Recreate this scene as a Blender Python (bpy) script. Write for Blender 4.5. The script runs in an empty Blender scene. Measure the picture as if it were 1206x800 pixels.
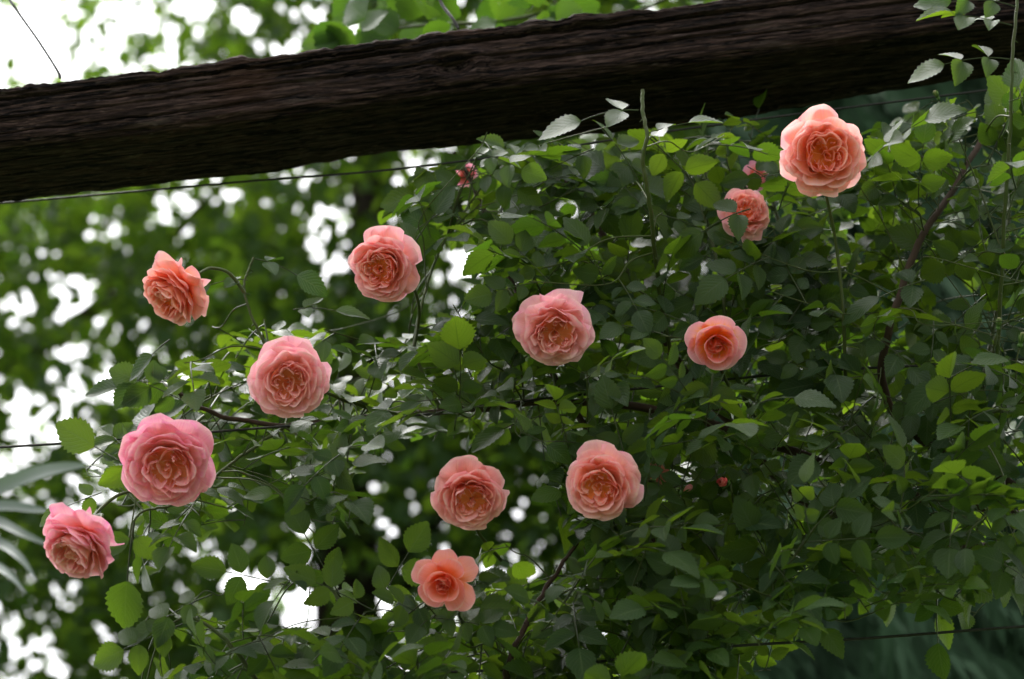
import bpy, math, random
import numpy as np
from mathutils import Vector, Matrix, noise as mnoise

SEED = 11
rng = np.random.default_rng(SEED)
random.seed(SEED)
scene = bpy.context.scene
COL = scene.collection
R_ = math.radians

# ------------------------------------------------------------------ camera
CAM = np.array([0.0, 0.0, 1.2])
PITCH, ROLL = 27.0, -4.5
LENS, SENSOR = 85.0, 36.0
KPX = SENSOR / LENS / 1206.0
MROT = Matrix.Rotation(R_(90 + PITCH), 3, 'X') @ Matrix.Rotation(R_(ROLL), 3, 'Z')
RM = np.array(MROT)


def at(px, py, Y):
    """world point at depth plane y = Y that the photograph shows at pixel (px, py)"""
    d = RM @ np.array([(px - 603) * KPX, -(py - 400) * KPX, -1.0])
    return CAM + d * (Y / d[1])


def pix(p):
    q = (np.asarray(p) - CAM) @ RM
    return 603 + q[..., 0] / -q[..., 2] / KPX, 400 - q[..., 1] / -q[..., 2] / KPX


def depth_of(p):
    return -((np.asarray(p) - CAM) @ RM)[..., 2]


cam_d = bpy.data.cameras.new('camera')
cam = bpy.data.objects.new('camera', cam_d)
COL.objects.link(cam)
cam.matrix_world = Matrix.Translation(Vector(CAM)) @ MROT.to_4x4()
cam_d.lens = LENS
cam_d.sensor_width = SENSOR
cam_d.clip_end = 500
cam_d.clip_start = 0.05
cam_d.dof.use_dof = True
cam_d.dof.focus_distance = float(depth_of(at(600, 420, 2.36)))
cam_d.dof.aperture_fstop = 4.7
cam_d.dof.aperture_blades = 0
scene.camera = cam

# ------------------------------------------------------------------ helpers


def nrm(v):
    v = np.asarray(v, float)
    return v / (np.linalg.norm(v) + 1e-12)


def quad_mesh(name, V, F, att=None, att_name='leafco', smooth=True):
    V = np.asarray(V, np.float32)
    F = np.asarray(F, np.int32)
    me = bpy.data.meshes.new(name)
    me.vertices.add(len(V))
    me.vertices.foreach_set('co', V.ravel())
    me.loops.add(F.size)
    me.loops.foreach_set('vertex_index', F.ravel())
    me.polygons.add(len(F))
    me.polygons.foreach_set('loop_start', np.arange(0, F.size, 4, dtype=np.int32))
    if smooth:
        me.polygons.foreach_set('use_smooth', np.ones(len(F), bool))
    if att is not None:
        a = me.attributes.new(att_name, 'FLOAT_VECTOR', 'POINT')
        a.data.foreach_set('vector', np.asarray(att, np.float32).ravel())
    me.update(calc_edges=True)
    return me


def link(name, me, mat=None, parent=None):
    o = bpy.data.objects.new(name, me)
    COL.objects.link(o)
    if mat is not None:
        me.materials.append(mat)
    if parent is not None:
        o.parent = parent
    return o


def empty(name, loc=(0, 0, 0), rot=None):
    o = bpy.data.objects.new(name, None)
    o.empty_display_size = 0.05
    COL.objects.link(o)
    o.location = loc
    if rot is not None:
        o.rotation_euler = rot.to_euler()
    return o


def tag(o, label=None, cat=None, group=None, kind=None):
    if label: o['label'] = label
    if cat: o['category'] = cat
    if group: o['group'] = group
    if kind: o['kind'] = kind
    return o


def spline(pts, n):
    """Catmull-Rom through the points, n samples"""
    P = np.asarray(pts, float)
    P = np.vstack([2 * P[0] - P[1], P, 2 * P[-1] - P[-2]])
    m = len(P) - 3
    out = []
    for t in np.linspace(0, m - 1e-6, n):
        i = int(t); f = t - i
        a, b, c, d = P[i:i + 4]
        out.append(0.5 * (2 * b + (c - a) * f + (2 * a - 5 * b + 4 * c - d) * f * f + (3 * b - a - 3 * c + d) * f ** 3))
    return np.array(out)


def tube(path, rad, sides=6, att=(0, 0, -1)):
    path = np.asarray(path, float)
    n = len(path)
    rad = np.broadcast_to(rad, (n,))
    T = np.gradient(path, axis=0)
    T /= np.linalg.norm(T, axis=1)[:, None] + 1e-12
    ref = np.array([0.31, -0.92, 0.22])
    A = np.cross(T, ref); A /= np.linalg.norm(A, axis=1)[:, None] + 1e-9
    B = np.cross(T, A)
    th = np.arange(sides) / sides * 2 * math.pi
    V = path[:, None] + rad[:, None, None] * (np.cos(th)[None, :, None] * A[:, None] + np.sin(th)[None, :, None] * B[:, None])
    V = V.reshape(-1, 3)
    i = np.arange(n - 1)[:, None] * sides
    j = np.arange(sides)[None]
    jn = (j + 1) % sides
    F = np.stack([i + j, i + jn, i + sides + jn, i + sides + j], -1).reshape(-1, 4)
    # caps (quad fans from a centre are avoided: collapse with a tiny end ring)
    return V, F, np.tile(np.array(att, float), (len(V), 1))


class Acc:
    def __init__(self):
        self.V, self.F, self.A, self.n = [], [], [], 0

    def add(self, V, F, A):
        self.V.append(V); self.F.append(F + self.n); self.A.append(A); self.n += len(V)

    def build(self, name, mat, parent=None, att_name='leafco'):
        me = quad_mesh(name, np.vstack(self.V), np.vstack(self.F), np.vstack(self.A), att_name)
        return link(name, me, mat, parent)


# ------------------------------------------------------------------ materials
def new_mat(name):
    m = bpy.data.materials.new(name)
    m.use_nodes = True
    nt = m.node_tree
    nt.nodes.clear()
    return m, nt, nt.nodes, nt.links


def N(nodes, t, **kw):
    n = nodes.new(t)
    for k, v in kw.items():
        setattr(n, k, v)
    return n


def math_node(nodes, links, op, a, b=None, c=None):
    n = nodes.new('ShaderNodeMath'); n.operation = op
    for i, v in enumerate((a, b, c)):
        if v is None: continue
        if isinstance(v, (int, float)): n.inputs[i].default_value = v
        else: links.new(v, n.inputs[i])
    return n.outputs[0]


def mix_col(nodes, links, fac, a, b, blend='MIX'):
    n = nodes.new('ShaderNodeMix'); n.data_type = 'RGBA'; n.blend_type = blend
    for sock, v in ((n.inputs[0], fac), (n.inputs[6], a), (n.inputs[7], b)):
        if isinstance(v, (int, float)): sock.default_value = v
        elif isinstance(v, tuple): sock.default_value = (*v, 1) if len(v) == 3 else v
        else: links.new(v, sock)
    return n.outputs[2]


def leaf_material(name, top_a, top_b, under, trans_a, trans_b, tfac=0.38, rough=0.38, spec=0.5, veins=True, stem=(0.035, 0.048, 0.014)):
    m, nt, nodes, links = new_mat(name)
    at_ = N(nodes, 'ShaderNodeAttribute', attribute_name='leafco')
    sep = N(nodes, 'ShaderNodeSeparateXYZ')
    links.new(at_.outputs['Vector'], sep.inputs[0])
    x, t, r = sep.outputs
    top = mix_col(nodes, links, r, top_a, top_b)
    bump = None
    if veins:
        ax = math_node(nodes, links, 'ABSOLUTE', x)
        ph = math_node(nodes, links, 'MULTIPLY_ADD', ax, -0.42, t)
        w = math_node(nodes, links, 'SINE', math_node(nodes, links, 'MULTIPLY', ph, 2 * math.pi * 8))
        w2 = math_node(nodes, links, 'POWER', math_node(nodes, links, 'MULTIPLY_ADD', w, 0.5, 0.5), 6.0)
        mid = math_node(nodes, links, 'LESS_THAN', ax, 0.045)
        v = math_node(nodes, links, 'MAXIMUM', math_node(nodes, links, 'MULTIPLY', w2, 0.35), math_node(nodes, links, 'MULTIPLY', mid, 0.8))
        top = mix_col(nodes, links, math_node(nodes, links, 'MULTIPLY', v, 0.75), top, (0.13, 0.19, 0.07))
        no = N(nodes, 'ShaderNodeTexNoise'); no.inputs['Scale'].default_value = 260; no.inputs['Detail'].default_value = 2
        h = math_node(nodes, links, 'MULTIPLY_ADD', v, -1.0, math_node(nodes, links, 'MULTIPLY', no.outputs['Fac'], 0.5))
        bn = N(nodes, 'ShaderNodeBump'); bn.inputs['Strength'].default_value = 0.8; bn.inputs['Distance'].default_value = 0.0016
        links.new(h, bn.inputs['Height']); bump = bn.outputs['Normal']
    # blotches of tone over the plant
    pn = N(nodes, 'ShaderNodeTexNoise'); pn.inputs['Scale'].default_value = 30
    geo = N(nodes, 'ShaderNodeNewGeometry')
    links.new(geo.outputs['Position'], pn.inputs['Vector'])
    top = mix_col(nodes, links, math_node(nodes, links, 'MULTIPLY', pn.outputs['Fac'], 0.35), top, tuple(c * 0.55 for c in top_a))
    col = mix_col(nodes, links, geo.outputs['Backfacing'], top, under)
    isst = math_node(nodes, links, 'LESS_THAN', r, -0.5)
    col = mix_col(nodes, links, isst, col, stem)
    pr = N(nodes, 'ShaderNodeBsdfPrincipled')
    links.new(col, pr.inputs['Base Color'])
    rgh = math_node(nodes, links, 'MULTIPLY_ADD', geo.outputs['Backfacing'], 0.25, rough)
    links.new(rgh, pr.inputs['Roughness'])
    pr.inputs['Specular IOR Level'].default_value = spec
    tr = N(nodes, 'ShaderNodeBsdfTranslucent')
    tc = mix_col(nodes, links, r, trans_a, trans_b)
    if veins:
        tc = mix_col(nodes, links, math_node(nodes, links, 'MULTIPLY', v, 0.5), tc, tuple(c * 0.45 for c in trans_a))
    links.new(tc, tr.inputs['Color'])
    if bump is not None:
        links.new(bump, pr.inputs['Normal'])
    mx = N(nodes, 'ShaderNodeMixShader')
    fac = math_node(nodes, links, 'MULTIPLY', math_node(nodes, links, 'SUBTRACT', 1.0, isst), tfac)
    links.new(fac, mx.inputs[0]); links.new(pr.outputs[0], mx.inputs[1]); links.new(tr.outputs[0], mx.inputs[2])
    out = N(nodes, 'ShaderNodeOutputMaterial')
    links.new(mx.outputs[0], out.inputs[0])
    return m


def petal_material(name, base, mid, edge, hot, tfac=0.40, late=0.0):
    """base: colour at the claw, mid: blade, edge: rim; hot: colour of the small inner petals"""
    m, nt, nodes, links = new_mat(name)
    at_ = N(nodes, 'ShaderNodeAttribute', attribute_name='petalco')
    sep = N(nodes, 'ShaderNodeSeparateXYZ')
    links.new(at_.outputs['Vector'], sep.inputs[0])
    u, v, q = sep.outputs          # q: 0 = innermost petals, 1 = guard petals
    au = math_node(nodes, links, 'ABSOLUTE', u)
    # streaks running up the petal
    cv = N(nodes, 'ShaderNodeCombineXYZ')
    links.new(math_node(nodes, links, 'MULTIPLY', u, 9.0), cv.inputs[0])
    links.new(math_node(nodes, links, 'MULTIPLY', v, 1.6), cv.inputs[1])
    links.new(math_node(nodes, links, 'MULTIPLY', q, 31.0), cv.inputs[2])
    no = N(nodes, 'ShaderNodeTexNoise'); no.inputs['Scale'].default_value = 1.4; no.inputs['Detail'].default_value = 3
    links.new(cv.outputs[0], no.inputs['Vector'])
    nv = math_node(nodes, links, 'MULTIPLY_ADD', no.outputs['Fac'], 0.50, -0.25)
    e = math_node(nodes, links, 'MAXIMUM', v, math_node(nodes, links, 'MULTIPLY', au, 0.82))
    e = math_node(nodes, links, 'ADD', v, nv)
    r1 = N(nodes, 'ShaderNodeMapRange', interpolation_type='SMOOTHSTEP')
    links.new(e, r1.inputs['Value']); r1.inputs['From Min'].default_value = 0.15 + late; r1.inputs['From Max'].default_value = 0.62 + late
    r2 = N(nodes, 'ShaderNodeMapRange', interpolation_type='SMOOTHSTEP')
    e2 = math_node(nodes, links, 'MULTIPLY_ADD', math_node(nodes, links, 'POWER', au, 3.0), 0.25, e)
    links.new(e2, r2.inputs['Value']); r2.inputs['From Min'].default_value = 0.6; r2.inputs['From Max'].default_value = 1.15
    blade = mix_col(nodes, links, math_node(nodes, links, 'POWER', q, 1.9), hot, mid)
    c1 = mix_col(nodes, links, r1.outputs[0], base, blade)
    ef = math_node(nodes, links, 'MULTIPLY', r2.outputs[0], math_node(nodes, links, 'MULTIPLY_ADD', q, 0.7, 0.3))
    c2 = mix_col(nodes, links, ef, c1, edge)
    r3 = N(nodes, 'ShaderNodeMapRange', interpolation_type='SMOOTHSTEP')
    links.new(math_node(nodes, links, 'MAXIMUM', v, au), r3.inputs['Value']); r3.inputs['From Min'].default_value = 0.90; r3.inputs['From Max'].default_value = 1.0
    c2 = mix_col(nodes, links, math_node(nodes, links, 'MULTIPLY', r3.outputs[0], 0.5), c2, (0.95, 0.72, 0.64))
    cw = N(nodes, 'ShaderNodeCombineXYZ')
    links.new(math_node(nodes, links, 'MULTIPLY', u, 26.0), cw.inputs[0]); links.new(math_node(nodes, links, 'MULTIPLY', v, 2.0), cw.inputs[1]); links.new(math_node(nodes, links, 'MULTIPLY', q, 53.0), cw.inputs[2])
    fv = N(nodes, 'ShaderNodeTexNoise'); fv.inputs['Scale'].default_value = 1.0; fv.inputs['Detail'].default_value = 2
    links.new(cw.outputs[0], fv.inputs['Vector'])
    rv_ = N(nodes, 'ShaderNodeMapRange'); links.new(fv.outputs['Fac'], rv_.inputs['Value']); rv_.inputs['From Min'].default_value = 0.52; rv_.inputs['From Max'].default_value = 0.70
    c2 = mix_col(nodes, links, math_node(nodes, links, 'MULTIPLY', rv_.outputs[0], 0.28), c2, edge, 'MULTIPLY')
    pr = N(nodes, 'ShaderNodeBsdfPrincipled')
    links.new(c2, pr.inputs['Base Color'])
    pr.inputs['Roughness'].default_value = 0.55
    pr.inputs['Specular IOR Level'].default_value = 0.3
    pr.inputs['Sheen Weight'].default_value = 0.15
    bn = N(nodes, 'ShaderNodeBump'); bn.inputs['Strength'].default_value = 0.35; bn.inputs['Distance'].default_value = 0.0012
    links.new(no.outputs['Fac'], bn.inputs['Height']); links.new(bn.outputs[0], pr.inputs['Normal'])
    tr = N(nodes, 'ShaderNodeBsdfTranslucent')
    links.new(c2, tr.inputs['Color'])
    mx = N(nodes, 'ShaderNodeMixShader'); mx.inputs[0].default_value = tfac
    links.new(pr.outputs[0], mx.inputs[1]); links.new(tr.outputs[0], mx.inputs[2])
    out = N(nodes, 'ShaderNodeOutputMaterial'); links.new(mx.outputs[0], out.inputs[0])
    return m


def plain_material(name, col, col2=None, rough=0.6, scale=40, metallic=0.0, spec=0.2, bump=0.3):
    m, nt, nodes, links = new_mat(name)
    tc = N(nodes, 'ShaderNodeTexCoord')
    no = N(nodes, 'ShaderNodeTexNoise'); no.inputs['Scale'].default_value = scale; no.inputs['Detail'].default_value = 5
    links.new(tc.outputs['Object'], no.inputs['Vector'])
    c = mix_col(nodes, links, no.outputs['Fac'], col, col2 or tuple(k * 0.6 for k in col))
    pr = N(nodes, 'ShaderNodeBsdfPrincipled')
    links.new(c, pr.inputs['Base Color'])
    pr.inputs['Roughness'].default_value = rough
    pr.inputs['Metallic'].default_value = metallic
    pr.inputs['Specular IOR Level'].default_value = spec
    bn = N(nodes, 'ShaderNodeBump'); bn.inputs['Strength'].default_value = bump; bn.inputs['Distance'].default_value = 0.002
    links.new(no.outputs['Fac'], bn.inputs['Height']); links.new(bn.outputs[0], pr.inputs['Normal'])
    out = N(nodes, 'ShaderNodeOutputMaterial'); links.new(pr.outputs[0], out.inputs[0])
    return m


def wood_material():
    """weathered dark timber: grain runs along object X"""
    m, nt, nodes, links = new_mat('weathered timber')
    tc = N(nodes, 'ShaderNodeTexCoord')
    mp = N(nodes, 'ShaderNodeMapping'); mp.inputs['Scale'].default_value = (7, 170, 170)
    links.new(tc.outputs['Object'], mp.inputs['Vector'])
    # warp the grain a little
    wn = N(nodes, 'ShaderNodeTexNoise'); wn.inputs['Scale'].default_value = 9
    links.new(tc.outputs['Object'], wn.inputs['Vector'])
    vm = N(nodes, 'ShaderNodeVectorMath', operation='MULTIPLY_ADD')
    links.new(wn.outputs['Color'], vm.inputs[0]); vm.inputs[1].default_value = (0.0, 3.0, 3.0)
    links.new(mp.outputs[0], vm.inputs[2])
    g = N(nodes, 'ShaderNodeTexNoise'); g.inputs['Scale'].default_value = 2.2; g.inputs['Detail'].default_value = 8; g.inputs['Roughness'].default_value = 0.72
    links.new(vm.outputs[0], g.inputs['Vector'])
    mp2 = N(nodes, 'ShaderNodeMapping'); mp2.inputs['Scale'].default_value = (6, 30, 30)
    links.new(tc.outputs['Object'], mp2.inputs['Vector'])
    p = N(nodes, 'ShaderNodeTexNoise'); p.inputs['Scale'].default_value = 1.5; p.inputs['Detail'].default_value = 6; p.inputs['Roughness'].default_value = 0.65
    links.new(mp2.outputs[0], p.inputs['Vector'])
    r = N(nodes, 'ShaderNodeValToRGB'); cr = r.color_ramp
    cr.elements[0].position = 0.38; cr.elements[0].color = (0.006, 0.0038, 0.0032, 1)
    cr.elements[1].position = 0.66; cr.elements[1].color = (0.105, 0.066, 0.054, 1)
    e = cr.elements.new(0.52); e.color = (0.028, 0.0165, 0.0135, 1)
    links.new(g.outputs['Fac'], r.inputs[0])
    r2 = N(nodes, 'ShaderNodeMapRange'); links.new(p.outputs['Fac'], r2.inputs['Value'])
    r2.inputs['From Min'].default_value = 0.58; r2.inputs['From Max'].default_value = 0.74
    col = mix_col(nodes, links, math_node(nodes, links, 'MULTIPLY', r2.outputs[0], 0.45), r.outputs[0], (0.13, 0.10, 0.085))
    r3 = N(nodes, 'ShaderNodeTexNoise'); r3.inputs['Scale'].default_value = 5.5
    links.new(tc.outputs['Object'], r3.inputs['Vector'])
    r4 = N(nodes, 'ShaderNodeMapRange'); links.new(r3.outputs['Fac'], r4.inputs['Value'])
    r4.inputs['From Min'].default_value = 0.6; r4.inputs['From Max'].default_value = 0.75
    col = mix_col(nodes, links, math_node(nodes, links, 'MULTIPLY', r4.outputs[0], 0.3), col, (0.06, 0.026, 0.013))
    # drying cracks: thin dark lines where a stretched noise crosses its middle value
    mp3 = N(nodes, 'ShaderNodeMapping'); mp3.inputs['Scale'].default_value = (2.4, 46, 46); mp3.inputs['Location'].default_value = (3.1, 1.7, 0.4)
    links.new(tc.outputs['Object'], mp3.inputs['Vector'])
    ck = N(nodes, 'ShaderNodeTexNoise'); ck.inputs['Scale'].default_value = 1.5; ck.inputs['Detail'].default_value = 5; ck.inputs['Roughness'].default_value = 0.6
    links.new(mp3.outputs[0], ck.inputs['Vector'])
    cd = math_node(nodes, links, 'ABSOLUTE', math_node(nodes, links, 'SUBTRACT', ck.outputs['Fac'], 0.5))
    r5 = N(nodes, 'ShaderNodeMapRange', interpolation_type='SMOOTHSTEP'); links.new(cd, r5.inputs['Value'])
    r5.inputs['From Min'].default_value = 0.006; r5.inputs['From Max'].default_value = 0.030
    col = mix_col(nodes, links, r5.outputs[0], (0.0015, 0.001, 0.001), col)
    # pale flecks of lichen and chipped fibre
    vf = N(nodes, 'ShaderNodeTexNoise'); vf.inputs['Scale'].default_value = 2.6; vf.inputs['Detail'].default_value = 3
    mp4 = N(nodes, 'ShaderNodeMapping'); mp4.inputs['Scale'].default_value = (18, 46, 46); links.new(tc.outputs['Object'], mp4.inputs['Vector']); links.new(mp4.outputs[0], vf.inputs['Vector'])
    r6 = N(nodes, 'ShaderNodeMapRange'); links.new(vf.outputs['Fac'], r6.inputs['Value'])
    r6.inputs['From Min'].default_value = 0.66; r6.inputs['From Max'].default_value = 0.74
    col = mix_col(nodes, links, math_node(nodes, links, 'MULTIPLY', r6.outputs[0], 0.6), col, (0.12, 0.09, 0.075))
    pr = N(nodes, 'ShaderNodeBsdfPrincipled')
    links.new(col, pr.inputs['Base Color']); pr.inputs['Roughness'].default_value = 0.92
    pr.inputs['Specular IOR Level'].default_value = 0.10
    bn = N(nodes, 'ShaderNodeBump'); bn.inputs['Strength'].default_value = 1.0; bn.inputs['Distance'].default_value = 0.006
    links.new(math_node(nodes, links, 'MULTIPLY_ADD', r5.outputs[0], 1.2, g.outputs['Fac']), bn.inputs['Height']); links.new(bn.outputs[0], pr.inputs['Normal'])
    out = N(nodes, 'ShaderNodeOutputMaterial'); links.new(pr.outputs[0], out.inputs[0])
    return m


M_LEAF = leaf_material('rose leaf', (0.015, 0.040, 0.012), (0.033, 0.068, 0.016), (0.040, 0.070, 0.022),
                       (0.080, 0.175, 0.008), (0.18, 0.29, 0.012), tfac=0.38, rough=0.40, spec=0.30)
M_CANE = plain_material('green cane bark', (0.040, 0.075, 0.016), (0.055, 0.050, 0.016), 0.5, 60)
M_OLD = plain_material('old brown cane bark', (0.030, 0.018, 0.012), (0.055, 0.034, 0.022), 0.8, 80)
M_TREE = leaf_material('tree leaf', (0.014, 0.040, 0.009), (0.026, 0.058, 0.014), (0.028, 0.058, 0.020),
                       (0.10, 0.21, 0.012), (0.20, 0.33, 0.020), tfac=0.45, rough=0.5, spec=0.25, veins=False)
M_VINE = leaf_material('vine leaf', (0.025, 0.065, 0.013), (0.040, 0.085, 0.018), (0.045, 0.09, 0.028),
                       (0.06, 0.14, 0.008), (0.11, 0.21, 0.012), tfac=0.42, rough=0.45, spec=0.3)
M_CONIF = leaf_material('conifer spray', (0.007, 0.018, 0.008), (0.050, 0.095, 0.050), (0.020, 0.042, 0.022),
                        (0.02, 0.05, 0.02), (0.03, 0.07, 0.03), tfac=0.12, rough=0.7, spec=0.10, veins=False)
M_STRAP = leaf_material('strap leaf', (0.05, 0.08, 0.06), (0.065, 0.10, 0.075), (0.05, 0.075, 0.055),
                        (0.10, 0.18, 0.06), (0.12, 0.2, 0.07), tfac=0.2, rough=0.4, spec=0.5, veins=False)
M_BARK = plain_material('tree bark', (0.035, 0.026, 0.018), (0.015, 0.012, 0.009), 0.9, 14, bump=0.8)
M_WOOD = wood_material()
M_WIRE = plain_material('dull steel wire', (0.05, 0.05, 0.048), (0.02, 0.018, 0.016), 0.5, 300, metallic=0.6)
M_SEPAL = plain_material('sepal green', (0.09, 0.17, 0.035), (0.06, 0.12, 0.03), 0.55, 200)
M_GRASS = plain_material('lawn', (0.035, 0.075, 0.018), (0.06, 0.075, 0.03), 0.9, 6)

# ------------------------------------------------------------------ world, sun
SUN_EL, SUN_AZ = R_(68), R_(-25)          # azimuth measured from +Y (ahead of the camera) towards +X
world = bpy.data.worlds.new('World')
scene.world = world
world.use_nodes = True
wn = world.node_tree.nodes; wl = world.node_tree.links
bgn = wn['Background']
sky = wn.new('ShaderNodeTexSky'); sky.sky_type = 'NISHITA'
sky.sun_disc = False
sky.sun_elevation = SUN_EL
sky.sun_rotation = SUN_AZ
sky.air_density = 1.0; sky.dust_density = 6.0; sky.ozone_density = 1.0
hs = wn.new('ShaderNodeHueSaturation'); hs.inputs['Saturation'].default_value = 0.08
wl.new(sky.outputs[0], hs.inputs['Color']); wl.new(hs.outputs[0], bgn.inputs['Color'])
bgn.inputs['Strength'].default_value = 0.15

sun_d = bpy.data.lights.new('sun', 'SUN'); sun_d.energy = 0.6; sun_d.angle = R_(20); sun_d.color = (1.0, 0.95, 0.88)
sun = bpy.data.objects.new('sun', sun_d); COL.objects.link(sun)
sdir = Vector((math.sin(SUN_AZ) * math.cos(SUN_EL), math.cos(SUN_AZ) * math.cos(SUN_EL), math.sin(SUN_EL)))
sun.rotation_euler = sdir.to_track_quat('Z', 'Y').to_euler()

# ------------------------------------------------------------------ ground
gV = np.array([[-80, -80, 0], [80, -80, 0], [80, 80, 0], [-80, 80, 0]], float)
tag(link('ground', quad_mesh('ground', gV, [[0, 1, 2, 3]], smooth=False), M_GRASS), kind='structure')

# ------------------------------------------------------------------ beam
YB0, YB1 = 2.40, 2.50
aL, aR = at(0, 172, YB0), at(1160, 28, YB1)
bdir = nrm(aR - aL)
zup = nrm(np.array([0, 0, 1.0]) - bdir * bdir[2])
back = np.cross(zup, bdir); back = -back if back[1] < 0 else back


def ray(px, py):
    return RM @ np.array([(px - 603) * KPX, -(py - 400) * KPX, -1.0])


def beam_hit(px, py, n, p0):
    d = ray(px, py)
    return CAM + d * (np.dot(n, p0 - CAM) / np.dot(n, d))


hT = np.dot(beam_hit(0, 97, back, aL) - aL, zup)
hD = np.dot(beam_hit(0, 243, zup, aL) - aL, back)
print('beam section', hT, hD)
beamM = Matrix(((bdir[0], back[0], zup[0], aL[0]), (bdir[1], back[1], zup[1], aL[1]), (bdir[2], back[2], zup[2], aL[2]), (0, 0, 0, 1)))
X0, X1 = -1.5, 2.6


def build_beam():
    ns = 1650
    s = np.linspace(X0, X1, ns)
    prof = []           # (y, z, ny, nz, front-fraction or -1)
    nf, nu_, nb, nt_ = 64, 34, 8, 14
    for k in range(nf): prof.append((0, hT * (1 - k / nf), -1, 0))
    for k in range(nu_): prof.append((hD * k / nu_, 0, 0, -1))
    for k in range(nb): prof.append((hD, hT * k / nb, 1, 0))
    for k in range(nt_): prof.append((hD * (1 - k / nt_), hT, 0, 1))
    prof = np.array(prof)
    npf = len(prof)
    # cracks on the front face: start, end, height fraction, drift, half width, depth
    cracks = [(-0.25, 0.52, 0.72, 0.10, 0.0013, 0.010), (0.30, 0.82, 0.66, 0.16, 0.0016, 0.012), (0.62, 1.75, 0.70, 0.10, 0.0015, 0.012),
              (-0.2, 0.55, 0.44, 0.02, 0.0009, 0.005), (0.34, 0.95, 0.40, 0.10, 0.0010, 0.007), (-0.3, 0.36, 0.16, 0.08, 0.0009, 0.006),
              (0.55, 0.95, 0.26, 0.14, 0.0009, 0.006), (0.75, 1.4, 0.50, 0.05, 0.0010, 0.007), (1.0, 1.6, 0.86, -0.03, 0.0008, 0.006),
              (0.05, 0.40, 0.57, 0.05, 0.0008, 0.004), (0.85, 1.7, 0.30, 0.06, 0.0009, 0.006), (-0.6, 0.1, 0.85, -0.04, 0.0008, 0.005)]
    V = np.zeros((ns, npf, 3))
    for i, x in enumerate(s):
        cz = [(hT * (h + dr * (x - a) / (b - a)) + 0.0035 * mnoise.noise((x * 6, h * 30, 3.3)) + 0.0012 * mnoise.noise((x * 30, h * 30, 1.3)), w,
               dp * min(1, (x - a) / 0.08, (b - x) / 0.08)) for a, b, h, dr, w, dp in cracks if a < x < b]
        rag_t = 0.006 * mnoise.noise((x * 9, 0, 7)) + 0.005 * mnoise.noise((x * 33, 1, 7)) + 0.0025 * mnoise.noise((x * 110, 1, 2)) + 0.0012 * mnoise.noise((x * 240, 1, 2))
        rag_b = 0.004 * mnoise.noise((x * 8, 4, 7)) + 0.0022 * mnoise.noise((x * 40, 5, 7)) + 0.001 * mnoise.noise((x * 120, 3, 2))
        rag_b -= 0.016 * math.exp(-((x - 0.84) / 0.22) ** 2)
        wob = 0.005 * mnoise.noise((x * 2.2, 9, 1))
        for k in range(npf):
            y, z, ny, nz = prof[k]
            fz = z / hT
            d = 0.0013 * mnoise.noise((x * 4, z * 60 + 3, y * 60)) + 0.0016 * mnoise.noise((x * 16, z * 210, y * 210 + 5)) + 0.0012 * mnoise.noise((x * 55, z * 420, y * 420))
            if ny == -1:
                for c, w, dp in cz:
                    q = (z - c) / (1.25 * w)
                    if abs(q) < 3: d -= dp * math.exp(-q * q)
                # knot hollow
                kx, kz = x - 0.545, z - hT * 0.36
                rr = math.hypot(kx / 0.026, kz / 0.016)
                if rr < 3: d += 0.006 * math.exp(-(rr - 1.2) ** 2 * 3) - 0.010 * math.exp(-rr * rr * 1.4)
            # worn arrises
            e1 = math.hypot(y, z); e2 = math.hypot(y, z - hT); e3 = math.hypot(y - hD, z); e4 = math.hypot(y - hD, z - hT)
            ey, ez = 0, 0
            for e, sy, sz in ((e1, 1, 1), (e2, 1, -1), (e3, -1, 1), (e4, -1, -1)):
                if e < 0.012:
                    f = (1 - e / 0.012) ** 2 * 0.0045
                    ey += sy * f; ez += sz * f
            V[i, k] = (x, y + ny * d + ey, z + nz * d + ez + wob + rag_t * fz ** 3 + (rag_b * (y / hD) ** 2 if fz < 0.3 else 0))
    V = V.reshape(-1, 3)
    i = np.arange(ns - 1)[:, None] * npf
    j = np.arange(npf)[None]; jn = (j + 1) % npf
    F = np.stack([i + j, i + jn, i + npf + jn, i + npf + j], -1).reshape(-1, 4)
    me = quad_mesh('pergola_beam', V, F)
    o = link('pergola_beam', me, M_WOOD)
    o.matrix_world = beamM
    tag(o, 'dark weathered square timber beam with long cracks crossing the top', 'beam')


build_beam()

# ------------------------------------------------------------------ wires


def wire(name, pts, rad, label, group=None, parent=None, n=60):
    path = spline([at(*p) for p in pts], n)
    V, F, A = tube(path, rad, 6)
    o = link(name, quad_mesh(name, V, F), M_WIRE, parent)
    if label: tag(o, label, 'wire', group)
    return o


G_W = 'wires strung below the beam'
wire('support_wire', [(-120, 250, 2.56), (122, 229, 2.55), (300, 213, 2.53), (450, 201, 2.51), (620, 180, 2.50), (800, 153, 2.51), (990, 128, 2.52), (1150, 108, 2.53), (1290, 90, 2.54)], 0.0014,
     'thin steel wire stretched close under the dark beam', G_W)
wire('support_wire', [(-180, 537, 2.50), (0, 527, 2.49), (130, 518, 2.49), (480, 490, 2.49), (640, 470, 2.49), (930, 440, 2.49), (1130, 428, 2.5), (1400, 410, 2.5)], 0.0016,
     'thin steel wire running through the middle of the rose leaves', G_W)
wire('support_wire', [(300, 805, 2.47), (420, 796, 2.47), (640, 786, 2.47), (840, 763, 2.46), (1020, 752, 2.46), (1206, 738, 2.46), (1400, 728, 2.46)], 0.0017,
     'thin dark wire near the bottom edge below the leaves', G_W)
wire('tie_wire', [(-6, -30, 2.47), (14, 4, 2.46), (45, 48, 2.45), (68, 84, 2.44), (71, 92, 2.44)], 0.0019, 'thin wire rising from the beam against white sky with a hooked end')
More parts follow.
